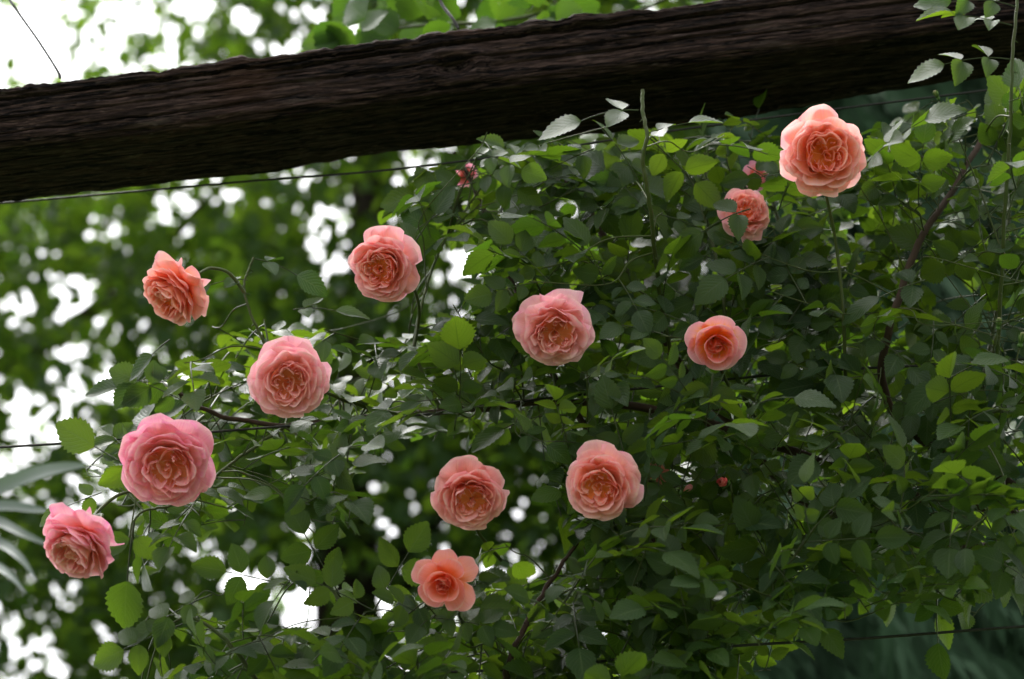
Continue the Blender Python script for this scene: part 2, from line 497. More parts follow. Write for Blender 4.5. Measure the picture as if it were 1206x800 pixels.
wire('tie_wire', [(510, -30, 2.47), (519, 2, 2.47), (533, 22, 2.46), (540, 34, 2.46)], 0.0022, 'dark twisted wire tied over the beam among leaves')

# ------------------------------------------------------------------ leaves


def leaflet_template(fold, curl, wave, wid=0.64, teeth=9, tw=0.0):
    ns = teeth * 2 + 1
    V, A = [], []
    for j in range(ns):
        t = j / (ns - 1)
        hw = wid / 2 * max(math.sin(math.pi * t ** 0.80), 0) ** 0.80 * (1.10 - 0.22 * t)
        hw = max(hw, 0.008)
        tooth = 1.06 if j % 2 else 0.90
        for c in (-1, -0.55, 0, 0.55, 1):
            k = tooth if abs(c) == 1 else 1
            x = c * hw * k
            y = t + (0.018 if (j % 2 and abs(c) == 1) else 0)
            z = fold * abs(x) - curl * t * t + wave * math.sin(t * 9 + c * 1.5) * abs(c) * 0.5 + tw * x * t
            V.append((x, y, z)); A.append((c, t, 0))
    V, A = np.array(V), np.array(A, float)
    i = np.arange(ns - 1)[:, None] * 5
    j = np.arange(4)[None]
    F = np.stack([i + j, i + j + 1, i + 5 + j + 1, i + 5 + j], -1).reshape(-1, 4)
    return V, F, A


LT = [leaflet_template(f, c, w, wd, tw=tw) for f, c, w, wd, tw in
      ((.25, .10, .02, .70, .1), (.15, .22, .03, .76, -.2), (.4, .05, .015, .66, .2), (.05, .30, .03, .72, .3), (.3, -.08, .03, .78, -.3), (.55, .15, .02, .68, 0))]


def place_template(tpl, p, d, n, L, r):
    V, F, A = tpl
    d = nrm(d); n = np.asarray(n) - d * np.dot(n, d)
    if np.linalg.norm(n) < 1e-4: n = np.cross(d, (1, 0.3, 0.2))
    n = nrm(n); x = np.cross(d, n)
    W = p + L * (V[:, 0:1] * x + V[:, 1:2] * d + V[:, 2:3] * n)
    A = A.copy(); A[:, 2] = r
    return W, F, A


def compound_leaf(p, d, n, size, rg, pairs=2):
    """(parts, leaflet centres) of one pinnate rose leaf: rachis from p along d, blades facing n"""
    d = nrm(d); n = nrm(np.asarray(n) - d * np.dot(n, d)); s = np.cross(d, n)
    Lr = size * (0.75 + 0.62 * pairs)
    droop = rg.uniform(0.05, 0.35)

    def q(t): return p + d * Lr * t - n * droop * Lr * t * t

    path = np.array([q(t) for t in np.linspace(0, 1, 7)])
    parts = [tube(path, np.linspace(0.0010, 0.0006, 7) * (size / 0.035), 4)]
    cen, rad = [], []
    tone = rg.uniform(0, 1)
    for k in range(pairs):
        t = 0.34 + 0.40 * k if pairs == 2 else 0.26 + 0.29 * k
        for sg in (-1, 1):
            ang = R_(rg.uniform(50, 78))
            dd = d * math.cos(ang) + s * sg * math.sin(ang) - n * rg.uniform(0.0, 0.35)
            nn = n + rg.normal(0, 0.15, 3) + s * sg * rg.uniform(-.1, .25)
            L = size * (0.78 + 0.20 * k) * rg.uniform(0.9, 1.1)
            b = q(t)
            parts.append(place_template(LT[rg.integers(len(LT))], b + nrm(dd) * 0.06 * size, dd, nn, L, np.clip(tone + rg.normal(0, .15), 0, 1)))
            cen.append(b + nrm(dd) * L * 0.5); rad.append(L * 0.5)
    dd = d - n * (2 * droop * 0.7 + rg.uniform(-.1, .3)); L = size * 1.15 * rg.uniform(.92, 1.1)
    parts.append(place_template(LT[rg.integers(len(LT))], q(1), dd, n + rg.normal(0, .2, 3), L, np.clip(tone + rg.normal(0, .15), 0, 1)))
    cen.append(q(1) + nrm(dd) * L * 0.5); rad.append(L * 0.5)
    return parts, np.array(cen), np.array(rad)


# ------------------------------------------------------------------ the blooms: where the photograph shows them
# px, py, diameter px, Y, axis (camera space: right, up, towards camera), form, palette, label, stem end (px, py, Y)
BL = [
    (208, 343, 90, 2.33, (-0.62, -0.55, 0.62), 'side', 'apricot', 'apricot rose facing down and left, alone at the upper left', [(250, 316, 2.36), (270, 322, 2.37), (288, 345, 2.385)]),
    (452, 314, 95, 2.34, (-0.34, -0.22, 1), 'full', 'peach', 'peach rose on a bare upright stem left of the dense leaves', [(491, 350, 2.42), (492, 385, 2.45), (480, 440, 2.48)]),
    (340, 448, 101, 2.32, (0.06, -0.16, 1), 'full', 'pink', 'full pale pink rose just above the middle wire, upper right of the largest rose', [(335, 470, 2.40), (360, 500, 2.46)]),
    (199, 545, 121, 2.32, (0.04, -0.30, 1), 'full', 'deep_pink', 'largest rose, deep pink above and pale below, lower left', [(205, 520, 2.40), (240, 490, 2.47)]),
    (95, 639, 101, 2.31, (-0.42, -0.62, 0.72), 'side', 'deep_pink', 'nodding pink rose at the far lower left by the strap leaves', [(112, 606, 2.36), (140, 583, 2.40), (178, 572, 2.44), (215, 540, 2.48)]),
    (653, 388, 98, 2.32, (0.05, -0.36, 1), 'shaggy', 'pink', 'round shell pink rose with ragged centre in the middle of the leaves', [(650, 420, 2.40), (655, 460, 2.48)]),
    (843, 404, 79, 2.34, (0.12, -0.42, 1), 'half', 'fire', 'small half open rose with bright orange heart', [(845, 425, 2.40), (870, 480, 2.48)]),
    (970, 183, 108, 2.29, (0.02, -0.04, 1), 'full', 'apricot', 'peach rose with deep orange centre touching the underside of the beam', [(972, 225, 2.36), (985, 290, 2.40), (993, 370, 2.43), (996, 460, 2.48)]),
    (554, 583, 95, 2.33, (0.06, -0.42, 1), 'full', 'salmon', 'salmon pink rose directly above the small coral rose', [(560, 620, 2.40), (590, 660, 2.46)]),
    (710, 570, 96, 2.32, (-0.24, -0.24, 1), 'full', 'apricot_pink', 'open apricot pink rose right of the salmon rose, by the withered rose', [(716, 600, 2.40), (735, 640, 2.47)]),
    (523, 686, 82, 2.33, (-0.22, -0.22, 1), 'open', 'coral', 'small coral rose with five spread petals and dark centre, lowest in the picture', [(540, 720, 2.40), (560, 770, 2.46)]),
    (878, 252, 66, 2.40, (0.2, 0.35, 1), 'shaggy', 'peach', 'pale peach rose half hidden behind two grey green leaves', [(885, 300, 2.52), (890, 340, 2.55)]),
    (890, 208, 40, 2.50, (0.4, 0.2, 0.8), 'half', 'deep_pink', 'small pink rose directly above the half hidden peach rose', [(893, 240, 2.6), (890, 290, 2.6)]),
    (549, 207, 36, 2.62, (-0.5, 0.0, 0.8), 'half', 'deep_pink', 'pink rose peeping through leaves just below the beam', [(560, 240, 2.66), (590, 300, 2.62)]),
]
G_R = 'rose blooms on the climbing rose'


def mpx(px, py, Y):
    return float(depth_of(at(px, py, Y))) * KPX


ROSES = [(b[0], b[1], b[2] / 2, b[3]) for b in BL]

PAL = {   # base, mid, edge, hot
    'pink': ((0.96, 0.30, 0.14), (0.94, 0.58, 0.57), (0.91, 0.42, 0.58), (0.96, 0.46, 0.33)),
    'deep_pink': ((0.96, 0.30, 0.15), (0.92, 0.52, 0.56), (0.88, 0.27, 0.52), (0.96, 0.47, 0.37)),
    'peach': ((0.97, 0.25, 0.07), (0.94, 0.55, 0.49), (0.91, 0.42, 0.56), (0.97, 0.36, 0.20)),
    'apricot': ((0.97, 0.27, 0.05), (0.95, 0.53, 0.40), (0.92, 0.43, 0.50), (0.97, 0.30, 0.09)),
    'apricot_pink': ((0.97, 0.27, 0.07), (0.94, 0.54, 0.45), (0.91, 0.42, 0.54), (0.97, 0.35, 0.17)),
    'salmon': ((0.96, 0.28, 0.10), (0.93, 0.49, 0.45), (0.90, 0.42, 0.52), (0.95, 0.37, 0.27)),
    'coral': ((0.95, 0.26, 0.06), (0.92, 0.36, 0.29), (0.90, 0.35, 0.41), (0.93, 0.24, 0.12)),
    'fire': ((0.97, 0.40, 0.015), (0.94, 0.44, 0.40), (0.90, 0.40, 0.54), (0.96, 0.14, 0.02)),
    'red': ((0.75, 0.06, 0.04), (0.85, 0.10, 0.11), (0.85, 0.15, 0.17), (0.75, 0.06, 0.05)),
    'green': ((0.20, 0.30, 0.06), (0.22, 0.32, 0.08), (0.30, 0.34, 0.12), (0.22, 0.30, 0.08)),
    'spent': ((0.40, 0.12, 0.07), (0.45, 0.15, 0.11), (0.50, 0.20, 0.12), (0.38, 0.10, 0.07)),
}
M_PET = {k: petal_material('petal ' + k, *v, late=.22 if k == 'fire' else .08 if k in ('apricot', 'coral') else 0.0) for k, v in PAL.items()}


def petal(phi, r0, z0, L, th0, th1, W, c, ruf, tip, rg, q, lean=0.0, bend=0.0, curl=0.0, notch=0.0, twist=0.0, roll=0.0, nu=13, nv=12):
    """one petal in the bloom's own frame (axis +Z), bloom radius 1"""
    S = np.linspace(0, 1, 60)
    th = np.radians(th0 + (th1 - th0) * S ** 1.1 + curl * np.clip((S - 0.72) / 0.28, 0, 1) ** 1.5)
    rr = r0 + np.concatenate([[0], np.cumsum(np.sin(th))[:-1]]) * L / 60
    zz = z0 + np.concatenate([[0], np.cumsum(np.cos(th))[:-1]]) * L / 60
    u = np.linspace(-1, 1, nu)[None, :] * np.ones((nv, 1))
    v = np.linspace(0, 1, nv)[:, None] ** 0.9 * np.ones((1, nu))
    asym = rg.uniform(-0.12, 0.12)
    ve = v * (1 - tip * np.abs(u) ** 2.3 * v + asym * u * v - notch * np.exp(-(u / 0.28) ** 2) * v ** 3)
    ve = np.clip(ve, 0, 1)
    r = np.interp(ve, S, rr); z = np.interp(ve, S, zz); t = np.interp(ve, S, th)
    w = W * (0.20 + 0.80 * np.sin(np.minimum(ve * 1.3, 1) * math.pi / 2))
    arc = u * w
    rho = c * np.maximum(np.abs(r), 0.14)
    a = np.clip(arc / rho, -2.6, 2.6)
    tang = rho * np.sin(a)
    rad = r - rho * (1 - np.cos(a))
    rad = rad + lean * arc + bend * np.abs(arc)
    f1, f2 = rg.uniform(2.0, 3.6), rg.uniform(4.5, 8)
    p1, p2 = rg.uniform(0, 6.28, 2)
    D = ruf * ve ** 2 * (0.65 * np.sin(u * f1 + p1) + 0.4 * np.sin(u * f2 + p2) * (0.4 + 0.6 * np.abs(u)))
    D = D + 0.25 * ruf * np.sin(ve * 7 + p2) * ve
    rad = rad + D * np.cos(t); z = z - D * np.sin(t)
    z = z + twist * arc - roll * np.abs(u) ** 2.5 * ve ** 1.5
    co, si = math.cos(phi), math.sin(phi)
    X = rad * co - tang * si; Y = rad * si + tang * co
    V = np.stack([X, Y, z], -1).reshape(-1, 3)
    A = np.stack([u, ve, np.full_like(u, q)], -1).reshape(-1, 3)
    i = np.arange(nv - 1)[:, None] * nu; j = np.arange(nu - 1)[None]
    F = np.stack([i + j, i + j + 1, i + nu + j + 1, i + nu + j], -1).reshape(-1, 4)
    return V, F, A


def ribbon(cx, cy, rho, ang, span, z0, z1, flare, ruf, rg, q, nu=15, nv=8):
    """a folded heart petal: a bent strip standing on edge, its rim showing as a wavy line"""
    u = np.linspace(-1, 1, nu)[None, :] * np.ones((nv, 1))
    v = np.linspace(0, 1, nv)[:, None] * np.ones((1, nu))
    p1, p2, p3 = rg.uniform(0, 6.28, 3)
    a = ang + u * span * (.55 + .45 * v)
    r = rho * (.75 + .25 * v) * (1 + .16 * np.sin(u * 2.6 + p1)) + flare * v ** 2.5 + ruf * v * np.sin(u * 6 + p2) * .6
    z = z0 + (z1 - z0) * v * (1 - .16 * np.abs(u) ** 2.5) + ruf * v * np.sin(u * 4.3 + p3)
    V = np.stack([cx + r * np.cos(a), cy + r * np.sin(a), z], -1).reshape(-1, 3)
    A = np.stack([u, .25 + .75 * v, np.full_like(u, max(q, 0))], -1).reshape(-1, 3)
    i = np.arange(nv - 1)[:, None] * nu; j = np.arange(nu - 1)[None]
    F = np.stack([i + j, i + j + 1, i + nu + j + 1, i + nu + j], -1).reshape(-1, 4)
    return V, F, A


def bloom_petals(form, rg):
    P = []
    U = rg.uniform
    ga = 2.39996

    def ring(n, ph0, fn):
        for k in range(n):
            fn(ph0 + k * 2 * math.pi / n + U(-.28, .28), k)

    def up(a): return 1 + 0.09 * max(0.0, math.sin(a)) ** 2

    if form in ('full', 'shaggy', 'side'):
        rag = 1.5 if form == 'shaggy' else 1.0
        ring(6, U(0, 6), lambda a, k: P.append(petal(a, .06, -.14, U(.98, 1.16) * up(a), U(50, 62), U(92, 118), U(.42, .58), 1.5, .11 * rag, U(.14, .26), rg, 1.0, lean=U(-.12, .12), curl=U(-40, 25), notch=U(-.18, .05), roll=U(.05, .40))))
        ring(7, U(0, 6), lambda a, k: P.append(petal(a, .06, -.08, U(.98, 1.10) * up(a) ** .6, U(56, 66), U(72, 96), U(.38, .50), 1.25, .11 * rag, U(.12, .22), rg, .92, lean=U(-.14, .14), curl=U(-25, 35), notch=U(-.14, .05), roll=U(.0, .30))))
        ring(8, U(0, 6), lambda a, k: P.append(petal(a, .05, -.03, U(.98, 1.10), U(58, 68), U(42, 62), U(.38, .48), 1.1, .06 * rag, U(.10, .2), rg, .8, lean=U(-.2, .2), curl=U(-10, 45), notch=U(-.06, .05), roll=U(0, .12))))
        ring(8, U(0, 6), lambda a, k: P.append(petal(a, .05, -.01, U(.98, 1.08), U(58, 67), U(26, 48), U(.30, .42), 1.05, .07 * rag, U(.08, .18), rg, .73, lean=U(-.3, .3), curl=U(-10, 55), notch=U(-.06, .06))))
        ring(8, U(0, 6), lambda a, k: P.append(petal(a, .05, .0, U(.96, 1.06), U(56, 66), U(14, 32), U(.32, .44), 1.0, .06 * rag, U(.08, .18), rg, .66, lean=U(-.28, .28), curl=U(-10, 50), notch=U(-.05, .05))))
        ring(8, U(0, 6), lambda a, k: P.append(petal(a, .04, .02, U(.90, 1.0), U(48, 58), U(-4, 12), U(.26, .36), 1.0, .07 * rag, U(.06, .16), rg, .50, lean=U(-.4, .4), curl=U(-10, 50), notch=U(-.05, .05))))
        # quartered heart: bundles of nested, folded petals standing on edge
        nq = int(rg.integers(4, 6)); ph = U(0, 6)
        for qd in range(nq):
            a0 = ph + (qd + U(-.22, .22)) * 2 * math.pi / nq
            rc_ = U(.22, .30)
            for k in range(5):
                P.append(ribbon(rc_ * math.cos(a0), rc_ * math.sin(a0), .035 + .048 * k + U(-.01, .01), a0 + U(-.5, .5), U(1.5, 2.3) - .1 * k, .10, U(.72, .84) - .015 * k, U(-.02, .14), .03 * rag, rg, .30 - .05 * k + U(-.06, .1)))
        # added floor sheets across the cup, put in to brighten gaps between heart petals
        for k in range(5):
            a = ph + k * 1.2566
            uu = np.linspace(-1, 1, 9)[None, :] * np.ones((8, 1)); vv = np.linspace(0, 1, 8)[:, None] * np.ones((1, 9))
            aa = a + uu * .8; rr_ = .03 + .43 * vv
            zz_ = .46 + .012 * k + .10 * vv ** 2 + .025 * np.sin(uu * 5 + k * 2) * vv
            Vb = np.stack([rr_ * np.cos(aa), rr_ * np.sin(aa), zz_], -1).reshape(-1, 3)
            Ab = np.stack([uu, .02 + .28 * vv, np.full_like(uu, .05)], -1).reshape(-1, 3)
            ib = np.arange(7)[:, None] * 9; jb = np.arange(8)[None]
            P.append((Vb, np.stack([ib + jb, ib + jb + 1, ib + 9 + jb + 1, ib + 9 + jb], -1).reshape(-1, 4), Ab))
        for k in range(5):
            P.append(ribbon(U(-.06, .06), U(-.06, .06), .03 + .025 * k, U(0, 6.28), U(1.1, 2.2), .10, U(.66, .74), U(-.02, .10), .03 * rag, rg, U(0, .12)))
    elif form == 'half':
        ring(5, U(0, 6), lambda a, k: P.append(petal(a, .06, -.12, U(1.02, 1.15), U(50, 58), U(66, 90), U(.58, .68), 1.25, .05, U(.14, .24), rg, 1.0, lean=U(-.12, .12), curl=U(0, 40))))
        ring(5, U(0, 6), lambda a, k: P.append(petal(a, .06, -.06, U(1.0, 1.1), U(50, 58), U(22, 36), U(.52, .60), 1.05, .05, U(.12, .2), rg, .8, lean=U(-.2, .2), curl=U(0, 35))))
        ring(5, U(0, 6), lambda a, k: P.append(petal(a, .05, 0, U(.95, 1.02), U(38, 46), U(-6, 10), U(.42, .5), 1.0, .05, U(.1, .2), rg, .42, lean=U(-.3, .3), curl=U(0, 35))))
        for k in range(7):
            P.append(ribbon(U(-.16, .16), U(-.16, .16), .05 + .035 * k, U(0, 6.28), U(1.0, 2.0), .1, U(.48, .64), U(0, .16), .05, rg, U(0, .3)))
        for k in range(6):
            P.append(petal(k * ga, .03, .05, U(.60, .74), U(10, 30), U(-12, 4), U(.22, .32), .9, .05, .12, rg, .1, lean=U(-.45, .45), bend=U(0, .3), curl=U(0, 30), nu=11, nv=10))
    elif form == 'open':
        ring(5, 0.35, lambda a, k: P.append(petal(a, .06, -.12, U(1.08, 1.2), U(56, 62), U(96, 112), U(.44, .52), 1.9, .04, U(.22, .3), rg, 1.0, lean=U(-.05, .05), curl=U(10, 40), notch=U(.02, .08))))
        ring(4, 0.9, lambda a, k: P.append(petal(a, .06, -.08, U(.98, 1.06), U(50, 58), U(44, 62), U(.46, .54), 1.1, .05, U(.14, .22), rg, .8, lean=U(-.15, .15), curl=U(0, 40))))
        ring(5, U(0, 6), lambda a, k: P.append(petal(a, .05, 0, U(.92, 1.0), U(44, 52), U(4, 16), U(.38, .46), 1.0, .04, U(.12, .2), rg, .5, lean=U(-.3, .3), curl=U(0, 40))))
        for k in range(9):
            P.append(petal(k * ga, .03 + .012 * k, .03, U(.62, .75), U(8, 16) + 2.2 * k, U(-14, 0), U(.24, .34), .95, .025, .12, rg, .05 + .02 * k, lean=U(.15, .45), curl=U(0, 25), nu=11, nv=10))
    elif form == 'bud':
        for k in range(9):
            P.append(petal(k * ga, .05, -.3, 2.0, 42 - 2.5 * k, -26 + k, .70 - .03 * k, 1.0, .02, .2, rg, 1 - k * .1, lean=.3, curl=10 if k < 3 else 0, nu=9, nv=10))
    elif form == 'spent':
        for k in range(7):
            P.append(petal(k * ga, .05, -.1, U(.9, 1.5), U(30, 70), U(60, 150), U(.25, .45), 1.0, .2, .2, rg, U(0, 1), lean=U(-.3, .3), bend=.5, curl=40, nu=9, nv=10))
    return P


def axis_matrix(ax, roll):
    z = nrm(RM @ nrm(ax))
    up = RM @ np.array([0, 1, 0.0])
    x = nrm(np.cross(up, z)); y = np.cross(z, x)
    m = Matrix(((x[0], y[0], z[0]), (x[1], y[1], z[1]), (x[2], y[2], z[2])))
    return m @ Matrix.Rotation(roll, 3, 'Z')


STEM_ENDS = []


def bloom(name, px, py, dia, Y, ax, form, pal, label, stem, seed, cat='rose', group=G_R, roll=0.0, scale=0.915, sepals=5, stem_r=0.0016):
    rg = np.random.default_rng(seed)
    c = at(px, py, Y)
    Rm = dia / 2 * mpx(px, py, Y) * scale
    rot = axis_matrix(ax, roll)
    z = np.array(rot.col[2])
    off = 0.25 if form in ('full', 'shaggy', 'side') else 0.3
    base = c - z * Rm * off
    root = empty(name, base, rot)
    tag(root, label, cat, group)
    inv = np.array(rot).T
    for V, F, A in bloom_petals(form, rg):
        if form == 'side':
            V = V * np.array([1, 1, 1.12])
        link('petal', quad_mesh('petal', V * Rm, F, A, 'petalco'), M_PET[pal], root)  # the added floor sheets of the heart are linked here too
    # calyx with sepals
    hip = 0.13 * Rm if form != 'bud' else 0.45 * Rm
    zz = np.linspace(-2.6, 0.2, 9)
    prof = np.array([0.35, 0.8, 1.05, 1.1, 1.0, 0.9, 0.85, 1.1, 1.3]) * hip
    th = np.arange(10) / 10 * 2 * math.pi
    Vc = np.stack([np.outer(prof, np.cos(th)), np.outer(prof, np.sin(th)), np.outer(zz * hip * 0.9 - 0.10 * Rm, np.ones(10))], -1).reshape(-1, 3)
    i = np.arange(8)[:, None] * 10; j = np.arange(10)[None]; jn = (j + 1) % 10
    Fc = np.stack([i + j, i + jn, i + 10 + jn, i + 10 + j], -1).reshape(-1, 4)
    cal = link('calyx', quad_mesh('calyx', Vc, Fc), M_SEPAL, root)
    for k in range(sepals):
        if form == 'bud':
            V, F, A = petal(k * 1.2566, .3, -.25, 1.9, 38, -22, .26, 1.0, .04, .95, rg, 1, curl=60, nu=5, nv=10)
        else:
            V, F, A = petal(k * 1.2566 + .3, .12, -.12, .62, 70, 150, .12, 1.6, .03, .9, rg, 1, nu=5, nv=9)
        link('sepal', quad_mesh('sepal', V * Rm, F), M_SEPAL, cal)
    if stem:
        p0 = base - z * (hip * 2.4 + 0.10 * Rm) * (0.9 if form != 'bud' else 0.85)
        pts = [p0, p0 - z * 0.018] + [at(*s) for s in stem]
        path = spline(pts, 30)
        STEM_ENDS.append(pts[-1])
        loc = (path - base) @ np.array(rot)
        V, F, A = tube(loc, np.linspace(stem_r, stem_r * 1.35, 30), 6)
        link('stem', quad_mesh('stem', V, F), M_CANE, root)
    return root


for k, b in enumerate(BL):
    px, py, dia, Y, ax, form, pal, label, stem = b
    bloom('rose_bloom', px, py, dia, Y, ax, form, pal, label, stem, 100 + k * 7, roll=0.0)

G_B = 'rose buds on the climbing rose'
bloom('rose_bud', 852, 568, 24, 2.36, (-.35, .1, 1), 'bud', 'red', 'round red rosebud just opening on the right of the lower roses', [(862, 580, 2.39), (868, 598, 2.42), (905, 640, 2.46)], 900, 'rosebud', G_B, stem_r=0.0010)
bloom('rose_bud', 1176, 381, 12, 2.38, (.1, 1, .2), 'bud', 'green', 'closed green rosebud standing upright near the right edge', [(1172, 398, 2.39), (1168, 430, 2.42)], 901, 'rosebud', G_B, stem_r=0.0008)
bloom('rose_bud', 1203, 400, 15, 2.37, (.2, 1, .2), 'bud', 'green', 'pale green closed rosebud cut by the right edge', [(1198, 425, 2.40), (1196, 450, 2.42)], 902, 'rosebud', G_B, stem_r=0.0008)
bloom('rose_bud', 1103, 112, 10, 2.44, (-.5, .9, .2), 'bud', 'green', 'tiny yellow green rosebud below the beam at the right wire', [(1114, 124, 2.45), (1124, 150, 2.47)], 903, 'rosebud', G_B, stem_r=0.0007)
bloom('rose_bud', 808, 577, 16, 2.42, (.6, .5, .6), 'bud', 'deep_pink', 'pink rosebud tip showing between leaves right of the apricot rose', [(806, 590, 2.44), (800, 620, 2.48)], 904, 'rosebud', G_B, stem_r=0.0008)
bloom('rose_bud', 1080, 596, 9, 2.44, (.2, -.6, 1), 'bud', 'fire', 'tiny orange bud deep in the dark leaves at lower right', [(1080, 580, 2.46), (1084, 560, 2.48)], 905, 'rosebud', G_B, stem_r=0.0007)
bloom('spent_rose', 775, 558, 26, 2.42, (.4, .3, .8), 'spent', 'spent', 'withered brownish red rose behind the apricot rose', [(785, 575, 2.46), (790, 620, 2.48)], 906, 'spent rose', None)

# ------------------------------------------------------------------ the climbing rose: canes, shoots, leaves
# density of leaves over the photograph, one number per 100 px cell (row y = 50, 150 ...; column x = 50, 150 ...)
DENS = np.array([
    [0, 0, 0, 0, 0, 0, 0, 0, 0, 0, 0, 1],
    [0, 0, 0, 0, 0, 2, 3, 3, 4, 4, 5, 5],
    [0, 0, 0, 0, 2, 6, 8, 7, 7, 8, 8, 8],
    [0, 0, 1, 0.5, 2.5, 6, 8, 8, 8, 8, 8, 4],
    [0, 2.0, 4, 3.5, 7, 8, 8, 8, 9, 9, 9, 9],
    [0.2, 3.5, 6, 5, 4, 1.5, 4, 7, 9, 9, 9, 9],
    [0, 3, 0.6, 0, 0.6, 2.5, 5, 8, 9, 9, 7, 6],
    [0, 0, 4.5, 6, 7, 8, 9, 9, 6, 2, 0.6, 0.3]], float)
DENS2 = np.kron(DENS, np.ones((2, 2)))
POLY_MAIN = [(470, 215), (520, 186), (560, 176), (700, 160), (860, 138), (905, 145), (925, 215), (1015, 205), (1028, 152), (1100, 126), (1165, 102), (1206, 92), (1330, 80), (1330, 670), (1206, 678),
             (1130, 712), (1100, 742), (1060, 705), (1000, 716), (930, 755), (870, 800), (780, 800), (700, 640), (640, 600), (655, 520), (600, 500), (560, 470), (500, 380), (520, 300), (480, 270), (440, 246)]
POLY_LEFT = [(168, 450), (205, 432), (245, 402), (262, 372), (290, 392), (330, 380), (400, 396), (440, 384), (500, 372), (560, 380), (650, 470), (650, 510), (560, 520), (470, 520), (440, 548), (428, 610), (408, 640), (372, 596),
             (290, 600), (265, 628), (205, 650), (165, 690), (140, 690), (150, 640), (170, 610), (112, 565), (112, 515), (165, 490), (172, 470)]
POLY_LOW = [(172, 752), (228, 712), (262, 690), (330, 680), (400, 672), (450, 690), (490, 705), (545, 640), (592, 640), (620, 700), (660, 660), (700, 636), (780, 640), (870, 790), (860, 900), (120, 900), (190, 800)]
HOLES = [(535, 325, 20, 36), (745, 212, 12, 22), (560, 545, 60, 30), (610, 672, 36, 16), (800, 512, 10, 12), (1120, 345, 34, 30), (345, 720, 22, 20), (1176, 375, 26, 24), (432, 705, 16, 14), (1045, 128, 40, 14)]


def in_poly(px, py, poly):
    c = False
    x0, y0 = poly[-1]
    for x1, y1 in poly:
        if (y1 > py) != (y0 > py) and px < (x0 - x1) * (py - y1) / (y0 - y1) + x1: c = not c
        x0, y0 = x1, y1
    return c


def sil_ok(px, py, polys):
    for hx, hy, rx, ry in HOLES:
        if ((px - hx) / rx) ** 2 + ((py - hy) / ry) ** 2 < 1: return False
    return any(in_poly(px, py, p) for p in polys)


ROSES += [(852, 568, 20, 2.37), (1176, 381, 12, 2.38), (1203, 400, 12, 2.37), (808, 577, 9, 2.42),
          (972, 240, 5, 2.40), (980, 270, 5, 2.40), (986, 300, 5, 2.40), (990, 345, 5, 2.41), (993, 385, 5, 2.42), (491, 355, 5, 2.42), (492, 380, 5, 2.44),
          (1148, 178, 6, 2.46), (1130, 210, 6, 2.45), (1110, 242, 6, 2.44), (1094, 268, 6, 2.43), (1078, 296, 6, 2.42), (1062, 335, 6, 2.42)]
RO = np.array([(r[0], r[1], r[2] * (0.8 if k == 11 else 0.35 if k in (12, 13) else 1.0), r[3]) for k, r in enumerate(ROSES)])


def hits_rose(cen, rad, Ypad=0.035):
    px, py = pix(cen)
    rp = rad / (depth_of(cen) * KPX)
    d = np.hypot(px[:, None] - RO[None, :, 0], py[:, None] - RO[None, :, 1])
    front = cen[:, 1][:, None] < RO[None, :, 3] + Ypad
    near = np.abs(cen[:, 1][:, None] - RO[None, :, 3]) < 0.05
    return bool((front & (d < RO[None, :, 2] * .98 + rp[:, None] * .75)).any() or (near & (d < RO[None, :, 2] * .9)).any())


